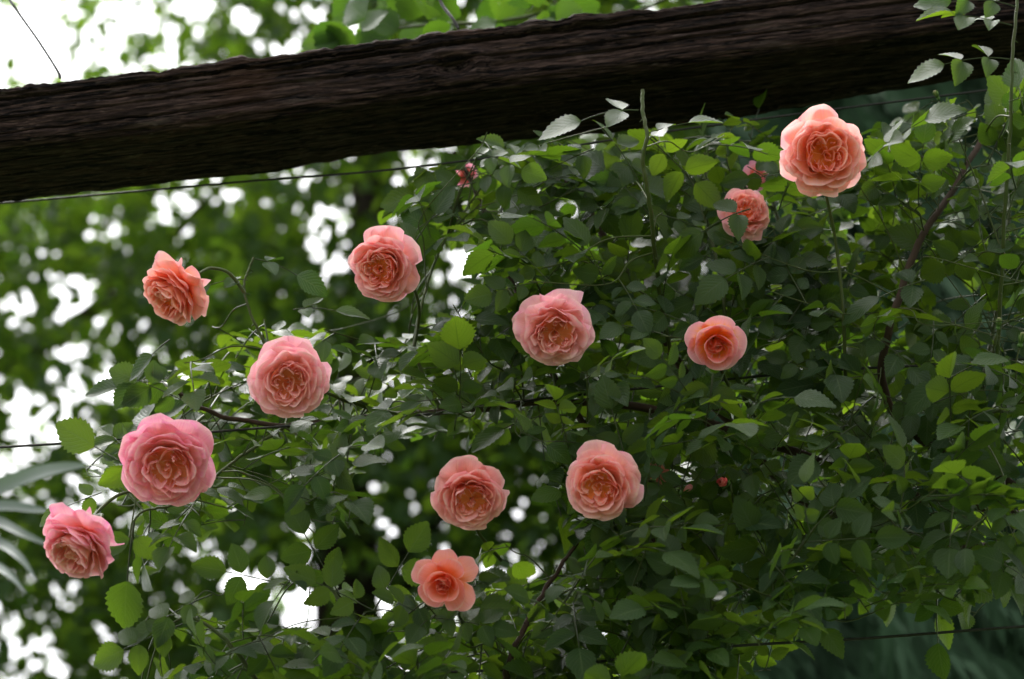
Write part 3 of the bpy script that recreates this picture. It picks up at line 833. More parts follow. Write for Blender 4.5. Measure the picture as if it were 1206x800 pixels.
CANES = [   # (name material, points (px, py, Y), r0, r1)
    ('old', [(1420, 1900, 2.62), (1400, 1100, 2.60), (1330, 720, 2.58), (1220, 590, 2.56), (1090, 520, 2.54), (1040, 460, 2.50), (1050, 380, 2.44), (1080, 290, 2.44), (1112, 240, 2.46), (1150, 175, 2.50), (1185, 120, 2.54)], 0.0065, 0.0032),
    ('old', [(1430, 1100, 2.64), (1360, 760, 2.62), (1220, 620, 2.60), (1060, 580, 2.58), (900, 520, 2.53), (760, 480, 2.51), (640, 474, 2.50), (520, 485, 2.50), (440, 491, 2.50), (330, 500, 2.50), (245, 485, 2.49), (200, 455, 2.47)], 0.0070, 0.0022),
    ('old', [(1440, 1150, 2.70), (1380, 800, 2.68), (1240, 660, 2.68), (1080, 640, 2.66), (950, 590, 2.63), (860, 500, 2.60), (780, 400, 2.56), (720, 300, 2.55), (690, 240, 2.55), (640, 195, 2.55), (600, 180, 2.56)], 0.0075, 0.0035),
    ('green', [(1175, 420, 2.46), (1183, 260, 2.36), (1190, 150, 2.31), (1193, 60, 2.28), (1200, -10, 2.27), (1212, -60, 2.27)], 0.0024, 0.0017),
    ('green', [(790, 420, 2.50), (775, 330, 2.42), (765, 240, 2.34), (757, 190, 2.31), (762, 160, 2.30), (757, 130, 2.30), (757, 106, 2.30)], 0.0026, 0.0022),
    ('green', [(480, 490, 2.49), (400, 470, 2.44), (330, 430, 2.42), (300, 380, 2.40), (288, 345, 2.39), (290, 325, 2.39), (299, 304, 2.39)], 0.0022, 0.0011),
    ('old', [(900, 1100, 2.60), (840, 820, 2.56), (790, 700, 2.54), (760, 620, 2.53), (700, 520, 2.52), (640, 420, 2.52), (590, 300, 2.54), (555, 215, 2.56), (535, 180, 2.56)], 0.006, 0.002),
    ('green', [(1000, 520, 2.54), (960, 400, 2.56), (930, 300, 2.58), (905, 220, 2.60), (900, 160, 2.60)], 0.004, 0.0018),
    ('green', [(1110, 600, 2.58), (1150, 480, 2.60), (1180, 330, 2.62), (1190, 200, 2.62), (1170, 140, 2.62)], 0.004, 0.002),
    ('green', [(900, 520, 2.53), (860, 420, 2.48), (850, 330, 2.48), (830, 250, 2.5), (830, 180, 2.52)], 0.003, 0.0015),
    ('green', [(340, 500, 2.50), (280, 540, 2.47), (215, 590, 2.44), (165, 605, 2.42), (150, 640, 2.41)], 0.0022, 0.0010),
    ('green', [(520, 485, 2.50), (490, 420, 2.48), (494, 370, 2.46), (520, 290, 2.48), (560, 230, 2.52)], 0.0024, 0.0012),
    ('green', [(1040, 620, 2.56), (1120, 600, 2.52), (1230, 560, 2.50)], 0.003, 0.0016),
    ('green', [(860, 700, 2.52), (940, 640, 2.50), (1040, 560, 2.48), (1140, 500, 2.46), (1215, 470, 2.45)], 0.003, 0.0014),
]
CANES_B = [
    ('green', [(470, 1100, 2.50), (440, 860, 2.46), (420, 760, 2.44), (395, 700, 2.43), (370, 672, 2.43)], 0.004, 0.0012),
    ('green', [(400, 1050, 2.46), (330, 860, 2.43), (280, 770, 2.42), (225, 728, 2.41), (180, 748, 2.40)], 0.004, 0.0010),
    ('old', [(560, 1100, 2.52), (590, 860, 2.48), (600, 780, 2.46), (640, 700, 2.46), (680, 640, 2.46)], 0.005, 0.002),
    ('green', [(600, 1100, 2.54), (520, 900, 2.50), (490, 780, 2.47), (500, 720, 2.46), (560, 690, 2.46)], 0.004, 0.0014),
    ('old', [(700, 1100, 2.52), (720, 880, 2.50), (760, 780, 2.48), (800, 720, 2.48), (830, 690, 2.48)], 0.005, 0.002),
]

cane_roots = {}


def thorns(acc, path, rad, rg, step=0.03):
    L = 0
    for i in range(1, len(path) - 1):
        L += np.linalg.norm(path[i] - path[i - 1])
        if L > step:
            L = -rg.uniform(0, step * .5)
            t = nrm(path[i + 1] - path[i]); s = nrm(np.cross(t, rg.normal(0, 1, 3)))
            p = path[i] + s * rad[i] * 0.7
            pts = np.array([p, p + s * 0.0025, p + s * 0.0050 - t * 0.0012])
            acc.add(*tube(pts, [0.0013, 0.0007, 0.0001], 4))


def build_canes(canes, root):
    out = []
    rg = np.random.default_rng(5)
    for kind, pts, r0, r1 in canes:
        path = spline([at(*p) for p in pts], 90)
        rad = np.linspace(r0, r1, 90)
        jit = np.array([[mnoise.noise((i * .35, 1.7, pts[0][0])), mnoise.noise((i * .35, 5.1, pts[0][0])), mnoise.noise((i * .35, 9.3, pts[0][0]))] for i in range(90)])
        path = path + jit * (0.003 if kind == 'old' else 0.0013)
        acc = Acc(); acc.add(*tube(path, rad, 8)); thorns(acc, path, rad, rg)
        acc.build('cane', M_OLD if kind == 'old' else M_CANE, root)
        out.append(path)
    return np.vstack(out)


def grow(root, canes, polys, n_leaf_scale, seed, yr, dens=None, reach=0.22, sz=1.0):
    rg = np.random.default_rng(seed)
    CP = build_canes(canes, root)
    cx, cy = pix(CP)
    CP = CP[cy > 262 - 0.1293 * cx]
    gx0, gy0, NX, NY = -50, -50, 28, 20
    budget = np.zeros((NY, NX)); count = np.zeros((NY, NX)); fails = np.zeros((NY, NX))
    for j in range(NY):
        for i in range(NX):
            f = np.mean([sil_ok(gx0 + i * 50 + a, gy0 + j * 50 + b_, polys) for a in (8, 25, 42) for b_ in (8, 25, 42)])
            budget[j, i] = f * n_leaf_scale * (dens(gx0 + i * 50 + 25, gy0 + j * 50 + 25) if dens else 1) * (0.45 if i > 24 else 1)
    leaves, shoots = [], []
    tries = 0
    while tries < 12000:
        tries += 1
        rem = np.where(fails > 40, 0, np.maximum(budget - count, 0))
        if rem.sum() < 3: break
        ix = rg.choice(rem.size, p=(rem / rem.sum()).ravel())
        cj, ci = divmod(ix, NX)
        fails[cj, ci] += 1
        px, py = gx0 + ci * 50 + rg.uniform(0, 50), gy0 + cj * 50 + rg.uniform(0, 50)
        Y = yr[0] + (yr[1] - yr[0]) * rg.beta(1.2, 1.5)
        tgt = at(px, py, Y)
        d = np.linalg.norm(CP - tgt, axis=1)
        near = CP[np.argmin(d + rg.uniform(0, .04, len(d)))]
        dist = np.linalg.norm(near - tgt)
        if dist > reach: continue
        nsh = np.array([rg.normal(0, .30), rg.normal(-.55, .34), rg.normal(.55, .28)])
        hd = nrm([rg.normal(0, .7), rg.uniform(-.9, .35), rg.normal(.45, .6)])
        Ls = rg.uniform(0.05, 0.14)
        if dist > 0.05:
            hd = nrm(hd * 0.6 + (tgt - near) / dist * 0.9)
            end = tgt + hd * Ls - np.array([0, 0, Ls * Ls * 1.2])
            path = spline([near, near + (tgt - near) * .5 + np.array([0, 0, .12 * dist]), tgt, end], 26)
        else:
            near = CP[np.argmin(d)]
            end = near + hd * (Ls + .03)
            path = spline([near, near + hd * (Ls + .03) * .5 + np.array([0, 0, .01]), end], 26)
        seg = np.concatenate([[0], np.cumsum(np.linalg.norm(np.diff(path, axis=0), axis=1))])
        tot = seg[-1]
        pos = max(0.015, tot - Ls - rg.uniform(.0, .06))
        az = rg.uniform(0, 6.28)
        got = 0; last = 0
        while pos < tot:
            i = min(np.searchsorted(seg, pos), 24)
            p = path[i]; t = nrm(path[i + 1] - path[i])
            a = nrm(np.cross(t, (.2, 1, .1))); b = np.cross(t, a)
            az += 2.4
            term = pos > tot - 0.02
            dl = nrm(t * .45 + (a * math.cos(az) + b * math.sin(az)) * .9 + np.array([0, -.25, .05]))
            if term: dl = nrm(t + rg.normal(0, .2, 3))
            pos += rg.uniform(.018, .034)
            size = rg.uniform(0.026, 0.043) * (0.9 if term else 1) * sz
            m = p + dl * size * 1.3
            mx, my = pix(m)
            ii, jj = int((mx - gx0) // 50), int((my - gy0) // 50)
            if not (0 <= jj < NY and 0 <= ii < NX) or count[jj, ii] >= budget[jj, ii] or m[1] < 2.27: continue
            # blades lie level or tilt towards the open side; some hang and show their undersides
            nn = nsh + rg.normal(0, .16, 3)
            parts, cen, rr = compound_leaf(p, dl, nn, size, rg, pairs=(1, 2, 2, 2, 3)[rg.integers(5)])
            qx, qy = pix(cen)
            if sum(not sil_ok(x, y, polys) for x, y in zip(qx, qy)) > (1 if mx > 600 else 0): continue
            if hits_rose(cen, rr): continue
            count[jj, ii] += 1
            leaves.append((parts, cen, rr)); got += 1; last = i
        if got:
            fails[cj, ci] -= .6
            shoots.append((path[:min(last + 2, 26)], rg.uniform(.0008, .0013)))
    print('leaves', len(leaves), 'shoots', len(shoots), 'wanted', budget.sum(), 'tries', tries)
    return leaves, shoots


def finish_plant(root, leaves, shoots, cap=98):
    # the leaves that show largest become parts of their own
    sc = []
    for parts, cen, rr in leaves:
        a = 0.0
        for V, F, A in parts[1:]:
            x, y = pix(V[[0, 45, 49, 94]])
            px, py = pix(V[:95])
            # projected area by summing the blade's quads
            q = F[:72]
            X = px[q]; Yq = py[q]
            ar = 0.5 * np.abs((X[:, 0] - X[:, 2]) * (Yq[:, 1] - Yq[:, 3]) - (X[:, 1] - X[:, 3]) * (Yq[:, 0] - Yq[:, 2]))
            inside = (px.mean() > 0) and (px.mean() < 1206) and (py.mean() > 0) and (py.mean() < 800)
            a += ar.sum() if inside else 0
        hidden = sum(1 for _ in ()) + 0
        sc.append(a * math.exp(-(cen[:, 1].mean() - 2.3) * 7))
    order = np.argsort(sc)[::-1]
    own = set(order[:cap].tolist())
    rest = Acc()
    for i, (parts, cen, rr) in enumerate(leaves):
        if i in own:
            acc = Acc()
            for p in parts: acc.add(*p)
            acc.build('leaf', M_LEAF, root)
        else:
            for p in parts: rest.add(*p)
    if rest.n:
        tag(rest.build('foliage', M_LEAF, root), kind='stuff')
    ln = [np.linalg.norm(np.diff(s[0], axis=0), axis=1).sum() for s in shoots]
    order = np.argsort(ln)[::-1]
    own = set(order[:90].tolist())
    rest = Acc()
    for i, (path, r) in enumerate(shoots):
        tb = tube(path, np.linspace(r, r * .6, len(path)), 5)
        if i in own:
            acc = Acc(); acc.add(*tb); acc.build('shoot', M_CANE, root)
        else:
            rest.add(*tb)
    if rest.n:
        tag(rest.build('twigs', M_CANE, root), kind='stuff')


def low(px, py):      # 1 inside the shrub that rises from the bottom edge
    return 1.0 if (py > 640 and px < 870) else 0.0


def leaf_at(px, py, Y, ang, tilt, size, rg, pairs=2, back=0.0, base_frac=1.0):
    """a leaf whose rachis points along image angle ang (degrees, 0 = right, 90 = up) with blades tilted: 0 = facing the camera, 90 = edge-on, showing the top above"""
    a = R_(ang)
    d = RM @ np.array([math.cos(a), math.sin(a), back])
    n = RM @ np.array([0, math.sin(R_(tilt)), math.cos(R_(tilt))])
    return compound_leaf(at(px, py, Y), d, n, size, rg, pairs)


rgx = np.random.default_rng(77)
base_pt = at(1330, 1900, 2.62); base_pt[2] = 0.0
climb = empty('climbing_rose', base_pt)
tag(climb, 'big climbing rose with dark leaves trained on wires below the beam', 'climbing rose')
lv, sh = grow(climb, [(k, [(p[0], p[1], p[2]) for p in pts], a, b) for k, pts, a, b in CANES], [POLY_MAIN, POLY_LEFT], 6.0, 21, (2.36, 2.72), lambda x, y: 1.0 if x > 560 else .62, .22, .93)
# leaves the eye finds at once
lv += [leaf_at(752, 130, 2.30, 176, 66, .046, rgx, 1, .1), leaf_at(760, 158, 2.30, 18, 70, .036, rgx, 1, .2),
       leaf_at(1190, 70, 2.28, 172, 52, .036, rgx, 2, .2), leaf_at(1192, 30, 2.275, 165, 70, .034, rgx, 2, .1), leaf_at(1196, 8, 2.27, 160, 50, .034, rgx, 2, .1),
       leaf_at(1188, 120, 2.29, 20, 70, .034, rgx, 2, .2),
       leaf_at(300, 305, 2.385, -8, 66, .036, rgx, 1, .1), leaf_at(292, 330, 2.385, 172, 70, .030, rgx, 1, .1), leaf_at(345, 365, 2.40, 12, 66, .034, rgx, 1, .1),
       leaf_at(840, 440, 2.33, 262, 20, .044, rgx, 1, .1), leaf_at(735, 535, 2.36, 105, 15, .036, rgx, 1, .1),
       leaf_at(158, 615, 2.36, 262, 8, .046, rgx, 1, .1), leaf_at(170, 560, 2.40, 150, 5, .046, rgx, 1, .1), leaf_at(120, 580, 2.38, 200, 30, .030, rgx, 1, .1),
       leaf_at(700, 175, 2.36, 200, 25, .040, rgx, 1, .1), leaf_at(560, 215, 2.46, 190, 10, .036, rgx, 2, .1), leaf_at(545, 232, 2.47, 215, 5, .038, rgx, 2, .1),
       leaf_at(884, 246, 2.345, 195, 38, .042, rgx, 1, .1), leaf_at(925, 205, 2.44, 185, 20, .030, rgx, 1, .05), leaf_at(880, 196, 2.45, 330, 15, .030, rgx, 1, .05), leaf_at(590, 200, 2.52, 190, 15, .036, rgx, 1, .05), leaf_at(565, 235, 2.52, 120, 15, .030, rgx, 1, .05), leaf_at(200, 400, 2.36, 215, 50, .034, rgx, 0, .1),
       leaf_at(480, 300, 2.44, 60, 20, .040, rgx, 1, .1), leaf_at(220, 450, 2.42, 175, 35, .038, rgx, 2, .1), leaf_at(230, 480, 2.42, 150, 20, .036, rgx, 2, .1),
       leaf_at(1090, 330, 2.40, 195, 50, .040, rgx, 1, .1), leaf_at(1160, 425, 2.38, 200, 45, .042, rgx, 1, .2)]
finish_plant(climb, lv, sh)

shrub_base = at(560, 1100, 2.5); shrub_base[2] = 0
shrub = empty('rose_shrub', shrub_base)
tag(shrub, 'lower rose bush with small round leaves rising from the bottom edge', 'rose bush')
lv, sh = grow(shrub, CANES_B, [POLY_LOW], 5.4, 22, (2.34, 2.62), lambda x, y: .40 if x < 430 else (.62 if x < 600 else .95), .15, .88)
lv += [leaf_at(250, 700, 2.38, 200, 40, .034, rgx, 2, .1), leaf_at(215, 735, 2.39, 200, 20, .034, rgx, 2, .1), leaf_at(505, 705, 2.37, 215, 35, .040, rgx, 1, .1),
       leaf_at(340, 690, 2.40, 165, 20, .034, rgx, 2, .1), leaf_at(400, 700, 2.41, 120, 10, .036, rgx, 2, .1), leaf_at(440, 720, 2.42, 60, 10, .036, rgx, 2, .1)]
finish_plant(shrub, lv, sh)

# ------------------------------------------------------------------ trees beyond


def tree_leaf_template():
    ts = [0, .16, .42, .72, 1.0]; hw = [.02, .24, .34, .24, .01]
    V, A = [], []
    for t, h in zip(ts, hw):
        for c in (-1, 0, 1):
            V.append((c * h, t, .22 * abs(c) * h - .15 * t * t)); A.append((c, t, 0))
    i = np.arange(4)[:, None] * 3; j = np.arange(2)[None]
    F = np.stack([i + j, i + j + 1, i + 3 + j + 1, i + 3 + j], -1).reshape(-1, 4)
    return np.array(V), F, np.array(A, float)


TLT = tree_leaf_template()


def leaf_cloud(P, size, rg, nbias=(0, 0, .6), spread=.8, tpl=TLT, tone=None):
    """many leaves at points P as one quad array"""
    n = len(P)
    V0, F0, A0 = tpl
    Nn = np.asarray(nbias) + rg.normal(0, spread, (n, 3)); Nn /= np.linalg.norm(Nn, axis=1)[:, None]
    D = rg.normal(0, 1, (n, 3)); D[:, 2] -= .5
    D -= Nn * (D * Nn).sum(1)[:, None]; D /= np.linalg.norm(D, axis=1)[:, None]
    X = np.cross(D, Nn)
    L = (size * rg.uniform(.7, 1.25, n))[:, None, None]
    V = P[:, None] + L * (V0[None, :, 0:1] * X[:, None] + V0[None, :, 1:2] * D[:, None] + V0[None, :, 2:3] * Nn[:, None])
    A = np.broadcast_to(A0, (n, *A0.shape)).copy()
    A[:, :, 2] = (rg.uniform(0, 1, n) if tone is None else np.clip(tone + rg.normal(0, .15, n), 0, 1))[:, None]
    F = (F0[None] + (np.arange(n) * len(V0))[:, None, None]).reshape(-1, 4)
    return V.reshape(-1, 3), F, A.reshape(-1, 3)


TAU = np.array([
    [1.0, 1.9, 2.5, 2.2, 3.2, 4, 4, 4, 5, 5, 5, 5],
    [1.2, 1.2, 2.0, 2.5, 3, 3, 4, 4, 4.5, 5, 5, 5],
    [5.6, 5.0, 2.6, 3.2, 2.4, 2.8, 4, 3, 5, 5, 5, 5],
    [3.0, 3.2, 5.8, 5.0, 4.0, 2.5, 4, 5, 5, 5, 5, 5],
    [2.6, 2.6, 2.8, 2.9, 2.2, 3.5, 4.5, 5, 5, 5, 5, 5],
    [2.8, 2.8, 4.2, 4.6, 5.0, 5.0, 5, 3.5, 5, 5, 5, 5],
    [5.0, 5.0, 2.4, 2.0, 2.2, 2.6, 5, 5, 5, 5, 5, 5],
    [2.6, 4.2, 4.5, 1.8, 1.6, 3, 3.5, 5, 5, 5, 5, 5]], float)
BLOBS = [(36, 45, 66, 44, .97), (150, 20, 40, 25, .9), (200, 55, 18, 16, .9), (290, 25, 34, 22, .9), (235, 15, 40, 14, .8), (345, 55, 24, 14, .9), (120, 60, 30, 18, .8),
         (280, 232, 48, 20, 1), (240, 212, 26, 10, 1), (330, 205, 22, 9, .9), (425, 232, 30, 16, 1), (350, 228, 12, 10, .9), (470, 245, 26, 16, .9), (505, 240, 14, 12, .9), (538, 316, 22, 20, 1),
         (22, 362, 26, 26, 1), (96, 352, 34, 22, 1), (88, 330, 16, 10, .9), (10, 310, 10, 12, .8), (120, 365, 16, 16, .9),
         (125, 440, 22, 14, 1), (215, 440, 26, 22, 1), (20, 470, 20, 14, 1), (60, 470, 30, 16, .9), (70, 505, 34, 18, .9), (20, 515, 24, 16, 1), (95, 455, 18, 12, .9), (150, 470, 16, 12, .9),
         (10, 560, 16, 34, 1), (50, 545, 34, 14, 1), (100, 590, 24, 24, .95), (140, 610, 18, 14, .9), (300, 682, 62, 24, 1), (240, 672, 18, 12, 1), (335, 705, 30, 18, 1), (375, 722, 58, 40, 1),
         (355, 612, 20, 10, .9), (375, 630, 14, 8, .9), (55, 762, 26, 14, 1), (80, 785, 40, 12, 1), (10, 778, 12, 12, 1),
         (590, 668, 48, 18, 1), (628, 680, 24, 16, 1), (450, 622, 20, 16, .85), (478, 590, 14, 12, .8), (440, 585, 12, 10, .8), (525, 640, 12, 10, .9), (415, 690, 22, 20, 1), (455, 705, 24, 16, 1), (745, 212, 12, 18, 1),
         (430, 355, 14, 10, .9), (330, 405, 18, 12, .9), (310, 370, 10, 8, .8), (440, 430, 26, 14, .9), (445, 480, 30, 16, .9), (800, 512, 12, 12, .9), (660, 600, 14, 8, .8), (700, 655, 10, 8, .8)]


def tau(px, py):
    gx = np.clip(px / 100 - .5, 0, 10.999); gy = np.clip(py / 100 - .5, 0, 6.999)
    i = gx.astype(int); j = gy.astype(int); fx = gx - i; fy = gy - j
    t = (TAU[j, i] * (1 - fx) + TAU[j, i + 1] * fx) * (1 - fy) + (TAU[j + 1, i] * (1 - fx) + TAU[j + 1, i + 1] * fx) * fy
    wob = np.array([1 + .9 * mnoise.noise((x * .017, y * .017, 2.2)) + .5 * mnoise.noise((x * .05, y * .05, 8.2)) for x, y in zip(px, py)])
    t = .82 * t * np.clip(wob, 0.12, 2)
    for bx, by, rx, ry, s in BLOBS:
        q = (((px - bx) / rx) ** 2 + ((py - by) / ry) ** 2) * 1.3
        t = t * (1 - s * .93 * np.clip(1.35 - q, 0, 1))
    return t


def crown_points(nsamp, x0, x1, y0, y1, Y0, Y1, rg, tmax=7.0):
    px = rg.uniform(x0, x1, nsamp); py = rg.uniform(y0, y1, nsamp); Y = rg.uniform(Y0, Y1, nsamp)
    keep = rg.uniform(0, tmax, nsamp) < tau(px, py)
    px, py, Y = px[keep], py[keep], Y[keep]
    d = np.stack([(px - 603) * KPX, -(py - 400) * KPX, -np.ones(len(px))], 1) @ RM.T
    return CAM + d * (Y / d[:, 1])[:, None]


def limb(pts, r0, r1, n=40, sides=9):
    path = spline(pts, n)
    return tube(path, np.linspace(r0, r1, n), sides)


def tree(name, label, cat, group, trunk_pts, limbs, P, size, mat, rg, nb=(0, 0, .6), tone=None):
    base = np.array(trunk_pts[0])
    root = empty(name, base)
    tag(root, label, cat, group)
    acc = Acc(); acc.add(*limb(trunk_pts, 0.13, 0.06, 50, 12))
    o = acc.build('trunk', M_BARK, root); o.location = -base
    for pts, r0, r1 in limbs:
        a = Acc(); a.add(*limb(pts, r0, r1)); o = a.build('limb', M_BARK, root); o.location = -base
    V, F, A = leaf_cloud(P, size, rg, nb, tone=tone)
    a = Acc(); a.add(V, F, A)
    o = a.build('crown', mat, root); o.location = -base
    return root


def gpt(px, py, Y):
    p = at(px, py, Y); p[2] = 0; return p


G_T = 'leafy trees beyond the pergola'
rt = np.random.default_rng(31)
LEAF = 0.068
# central tree: its trunk shows between the rose leaves
P1 = crown_points(92000, 250, 1000, -350, 1050, 6.4, 8.6, rt)
tree('leafy_tree', 'blurred green tree in the centre with a dark trunk and forking limbs', 'tree', G_T,
     [gpt(412, 700, 7.4), at(412, 1500, 7.4) * np.array([1, 1, 1]) if False else gpt(412, 700, 7.4) + np.array([0, 0, 1.5]), at(410, 760, 7.4), at(412, 640, 7.4), at(405, 560, 7.4), at(430, 380, 7.4), at(440, 150, 7.4), at(450, -100, 7.4)],
     [([at(412, 700, 7.4), at(480, 640, 7.3), at(540, 580, 7.2), at(640, 480, 7.1), at(760, 360, 7.0)], .055, .02),
      ([at(408, 600, 7.4), at(350, 500, 7.5), at(290, 400, 7.5), at(260, 280, 7.6)], .05, .015),
      ([at(430, 380, 7.4), at(520, 270, 7.5), at(620, 140, 7.6), at(680, 0, 7.6)], .05, .015),
      ([at(410, 650, 7.4), at(500, 690, 7.6), at(600, 640, 7.8), at(720, 600, 8.0)], .04, .015)],
     P1, LEAF, M_TREE, rt)
P2 = crown_points(100000, -560, 330, -350, 1050, 6.8, 9.2, rt)
tree('leafy_tree', 'blurred darker tree at the left edge with many bright sky gaps', 'tree', G_T,
     [gpt(-150, 700, 8), gpt(-150, 700, 8) + np.array([0, 0, 1.8]), at(-150, 700, 8), at(-170, 500, 8), at(-190, 300, 8), at(-210, 0, 8), at(-220, -200, 8)],
     [([at(-155, 650, 8), at(20, 660, 8), at(150, 600, 8), at(260, 560, 8)], .05, .015),
      ([at(-170, 500, 8), at(60, 400, 8), at(180, 300, 8), at(280, 200, 8)], .05, .015),
      ([at(-185, 350, 8), at(-220, 220, 8), at(-280, 120, 8)], .05, .015)],
     P2, LEAF, M_TREE, rt)
P3 = crown_points(30000, 850, 1750, -350, 1050, 7.5, 9.5, rt)
tree('leafy_tree', 'dim leafy tree behind the conifer on the right', 'tree', G_T,
     [gpt(1250, 700, 8.5), gpt(1250, 700, 8.5) + np.array([0, 0, 1.8]), at(1240, 700, 8.5), at(1200, 400, 8.5), at(1180, 100, 8.5), at(1180, -150, 8.5)],
     [([at(1220, 550, 8.5), at(1100, 420, 8.4), at(1000, 300, 8.3)], .05, .015), ([at(1200, 400, 8.5), at(1330, 280, 8.5), at(1450, 180, 8.6)], .05, .015)],
     P3, LEAF * 1.2, M_TREE, rt)

# conifer on the right: drooping blue green sprays


def conifer(label, base_px, Yc, x0, x1, y0, y1, nspray, rg):
    b = gpt(base_px, 700, Yc)
    root = empty('conifer', b)
    tag(root, label, 'conifer', 'conifers beyond the right side')
    acc = Acc(); acc.add(*limb([b, b + np.array([0, .9, 2.5]), b + np.array([.05, .9, 5.5])], .14, .05, 40, 12))
    o = acc.build('trunk', M_BARK, root); o.location = -b
    acc = Acc()
    for k in range(nspray):
        px, py, Y = rg.uniform(x0, x1), rg.uniform(y0, y1), Yc + rg.uniform(-.35, 1.1)
        p = at(px, py, Y)
        side = rg.normal(.42, .22)
        tone = float(rg.choice([0, .1, .2, .8, 1.0]))
        L = rg.uniform(.18, .34)
        main = np.array([side, rg.normal(-.2, .3), -1.0]); main = nrm(main)
        wv = nrm(np.cross(main, (rg.normal(0, .3), 1, .1)))
        nst = 13
        for s in range(nst):
            f = s / (nst - 1)
            q0 = p + main * L * f * .8
            sg = 1 if s % 2 else -1
            dd = nrm(main + wv * sg * (.32 * (1 - f * .4)) + rg.normal(0, .10, 3))
            ls = L * (.38 - .18 * f)
            w = nrm(np.cross(dd, (0, 1, .2))) * .009
            m_ = q0 + dd * ls * .5 + np.array([0, 0, .004]); e = q0 + dd * ls - np.array([0, 0, .010])
            V = np.array([q0 - w * .5, q0 + w * .5, m_ + w, m_ - w, e + w * .15, e - w * .15])
            F = np.array([[0, 1, 2, 3], [3, 2, 4, 5]])
            A = np.tile(np.array([0, f, tone]), (6, 1))
            acc.add(V, F, A)
    o = acc.build('crown', M_CONIF, root); o.location = -b
    return root


rc = np.random.default_rng(41)
conifer('dark blue green conifer with hanging sprays at the right edge', 1290, 4.6, 990, 1560, -200, 1000, 2600, rc)
conifer('dark blue green conifer with hanging sprays low behind the wire', 1000, 5.1, 830, 1160, 40, 1000, 1700, rc)

# vine behind the top of the beam: broad bright leaves
rv = np.random.default_rng(51)
vb = gpt(560, 200, 3.2)
vine = empty('leafy_vine', vb)
tag(vine, 'bright green broad leaved climber showing above the beam', 'climber')
acc = Acc()
for pts in ([(1050, -80, 2.95), (800, -30, 2.9), (620, 20, 2.85), (500, 30, 2.82), (420, 40, 2.8)], [(900, -60, 2.9), (760, 10, 2.85), (680, 30, 2.85)], [(560, -100, 2.9), (640, -20, 2.85), (680, 60, 2.85)]):
    acc.add(*tube(spline([at(*p) for p in pts], 40), np.linspace(.004, .0015, 40), 6))
o = acc.build('cane', M_CANE, vine); o.location = -vb
vleaf = leaflet_template(.2, .15, .04, .95, 7)
spots = []
for k in range(150):
    px = rv.uniform(400, 1230); py = rv.uniform(-110, 70 - .05 * (px - 400))
    if 720 < px < 790 and rv.random() < .8: continue
    spots.append((px, py))
spots += [(400, 28), (430, 22), (445, 15), (480, 30), (505, 20), (500, 5), (560, 15), (585, 28), (640, 12), (690, 10), (845, 2), (870, 0), (415, 35), (455, -10), (530, 0), (610, -5), (655, 25)]
rest = Acc()
for k, (px, py) in enumerate(spots):
    p = at(px, py, rv.uniform(2.62, 2.95))
    d = RM @ np.array([rv.normal(0, .8), rv.normal(-.2, .6), rv.normal(0, .3)])
    n = RM @ np.array([rv.normal(0, .4), rv.normal(.3, .4), rv.normal(.7, .4)])
    tb = place_template(vleaf, p, d, n, rv.uniform(.038, .06), rv.uniform(0, 1))
    if k >= 150:
        a = Acc(); a.add(*tb); o = a.build('leaf', M_VINE, vine); o.location = -vb
    else:
        rest.add(*tb)
o = rest.build('foliage', M_VINE, vine); o.location = -vb
tag(o, kind='stuff')

# strap-leaved plant at the left edge
sb = gpt(-150, 640, 3.55)
strap = empty('strap_leaf_plant', sb)
tag(strap, 'grey green plant with long narrow arching leaves entering from the left edge', 'plant')
acc = Acc(); acc.add(*limb([sb, sb + np.array([.02, 0, .9]), at(-150, 700, 3.55), at(-140, 640, 3.55)], .05, .035, 30, 10))
o = acc.build('stem', M_BARK, strap); o.location = -sb


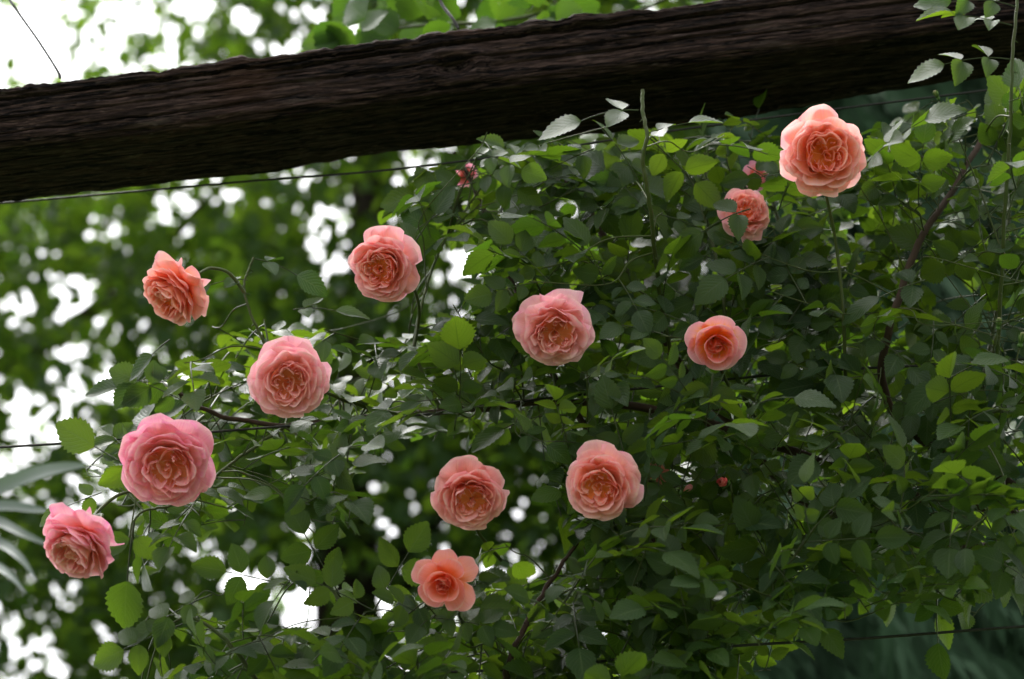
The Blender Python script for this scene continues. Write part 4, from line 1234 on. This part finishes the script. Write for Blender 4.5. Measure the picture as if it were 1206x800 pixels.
def blade(pts, w, tone, face):
    path = spline([at(*p) for p in pts], 24)
    T = np.gradient(path, axis=0); T /= np.linalg.norm(T, axis=1)[:, None]
    S = np.cross(T, np.asarray(face)); S /= np.linalg.norm(S, axis=1)[:, None]
    nn = np.cross(S, T)
    t = np.linspace(0, 1, 24)
    hw = w * np.clip(np.minimum(.55 + 1.2 * t, 1) * (1 - t ** 3.0), .02, 1)
    V = np.stack([path - S * hw[:, None] + nn * hw[:, None] * .25, path, path + S * hw[:, None] + nn * hw[:, None] * .25], 1).reshape(-1, 3)
    i = np.arange(23)[:, None] * 3; j = np.arange(2)[None]
    F = np.stack([i + j, i + j + 1, i + 3 + j + 1, i + 3 + j], -1).reshape(-1, 4)
    A = np.stack([np.tile([-1, 0, 1.0], 24), np.repeat(t, 3), np.full(72, tone)], -1)
    return V, F, A


fc = RM @ np.array([0, .6, 1.0])
for pts, w in (([(-140, 640, 3.55), (-60, 600, 3.50), (20, 566, 3.45), (70, 552, 3.40), (112, 547, 3.37)], .017),
               ([(-140, 640, 3.55), (-60, 606, 3.45), (0, 596, 3.40), (40, 600, 3.37), (62, 604, 3.35)], .011),
               ([(-140, 640, 3.55), (-80, 600, 3.50), (-10, 612, 3.45), (30, 630, 3.40), (70, 648, 3.37)], .010),
               ([(-140, 640, 3.55), (-80, 620, 3.50), (-10, 636, 3.45), (22, 655, 3.40), (45, 686, 3.37)], .010),
               ([(-140, 640, 3.55), (-80, 640, 3.50), (-20, 660, 3.45), (10, 676, 3.40), (32, 700, 3.37)], .009),
               ([(-140, 640, 3.55), (-180, 560, 3.55), (-230, 480, 3.45), (-300, 440, 3.45)], .014),
               ([(-140, 640, 3.55), (-220, 640, 3.55), (-300, 690, 3.45), (-350, 800, 3.45)], .014)):
    a = Acc(); a.add(*blade(pts, w, rt.uniform(0, 1), fc)); o = a.build('leaf', M_STRAP, strap); o.location = -sb

# children built in world coordinates of a plant whose Empty sits at its foot
for root in (climb, shrub):
    for ch in root.children:
        ch.location = -Vector(root.location)

# ------------------------------------------------------------------ render settings
scene.view_settings.view_transform = 'Standard'
scene.view_settings.look = 'None'
scene.view_settings.gamma = 1.0
scene.view_settings.exposure = 1.95
scene.view_settings.use_curve_mapping = False
scene.render.engine = 'CYCLES'
scene.cycles.use_denoising = True
try:
    scene.cycles.denoiser = 'OPENIMAGEDENOISE'
except Exception:
    pass
scene.cycles.max_bounces = 14
scene.cycles.diffuse_bounces = 12
scene.cycles.transmission_bounces = 6
scene.cycles.glossy_bounces = 2
scene.cycles.sample_clamp_indirect = 6
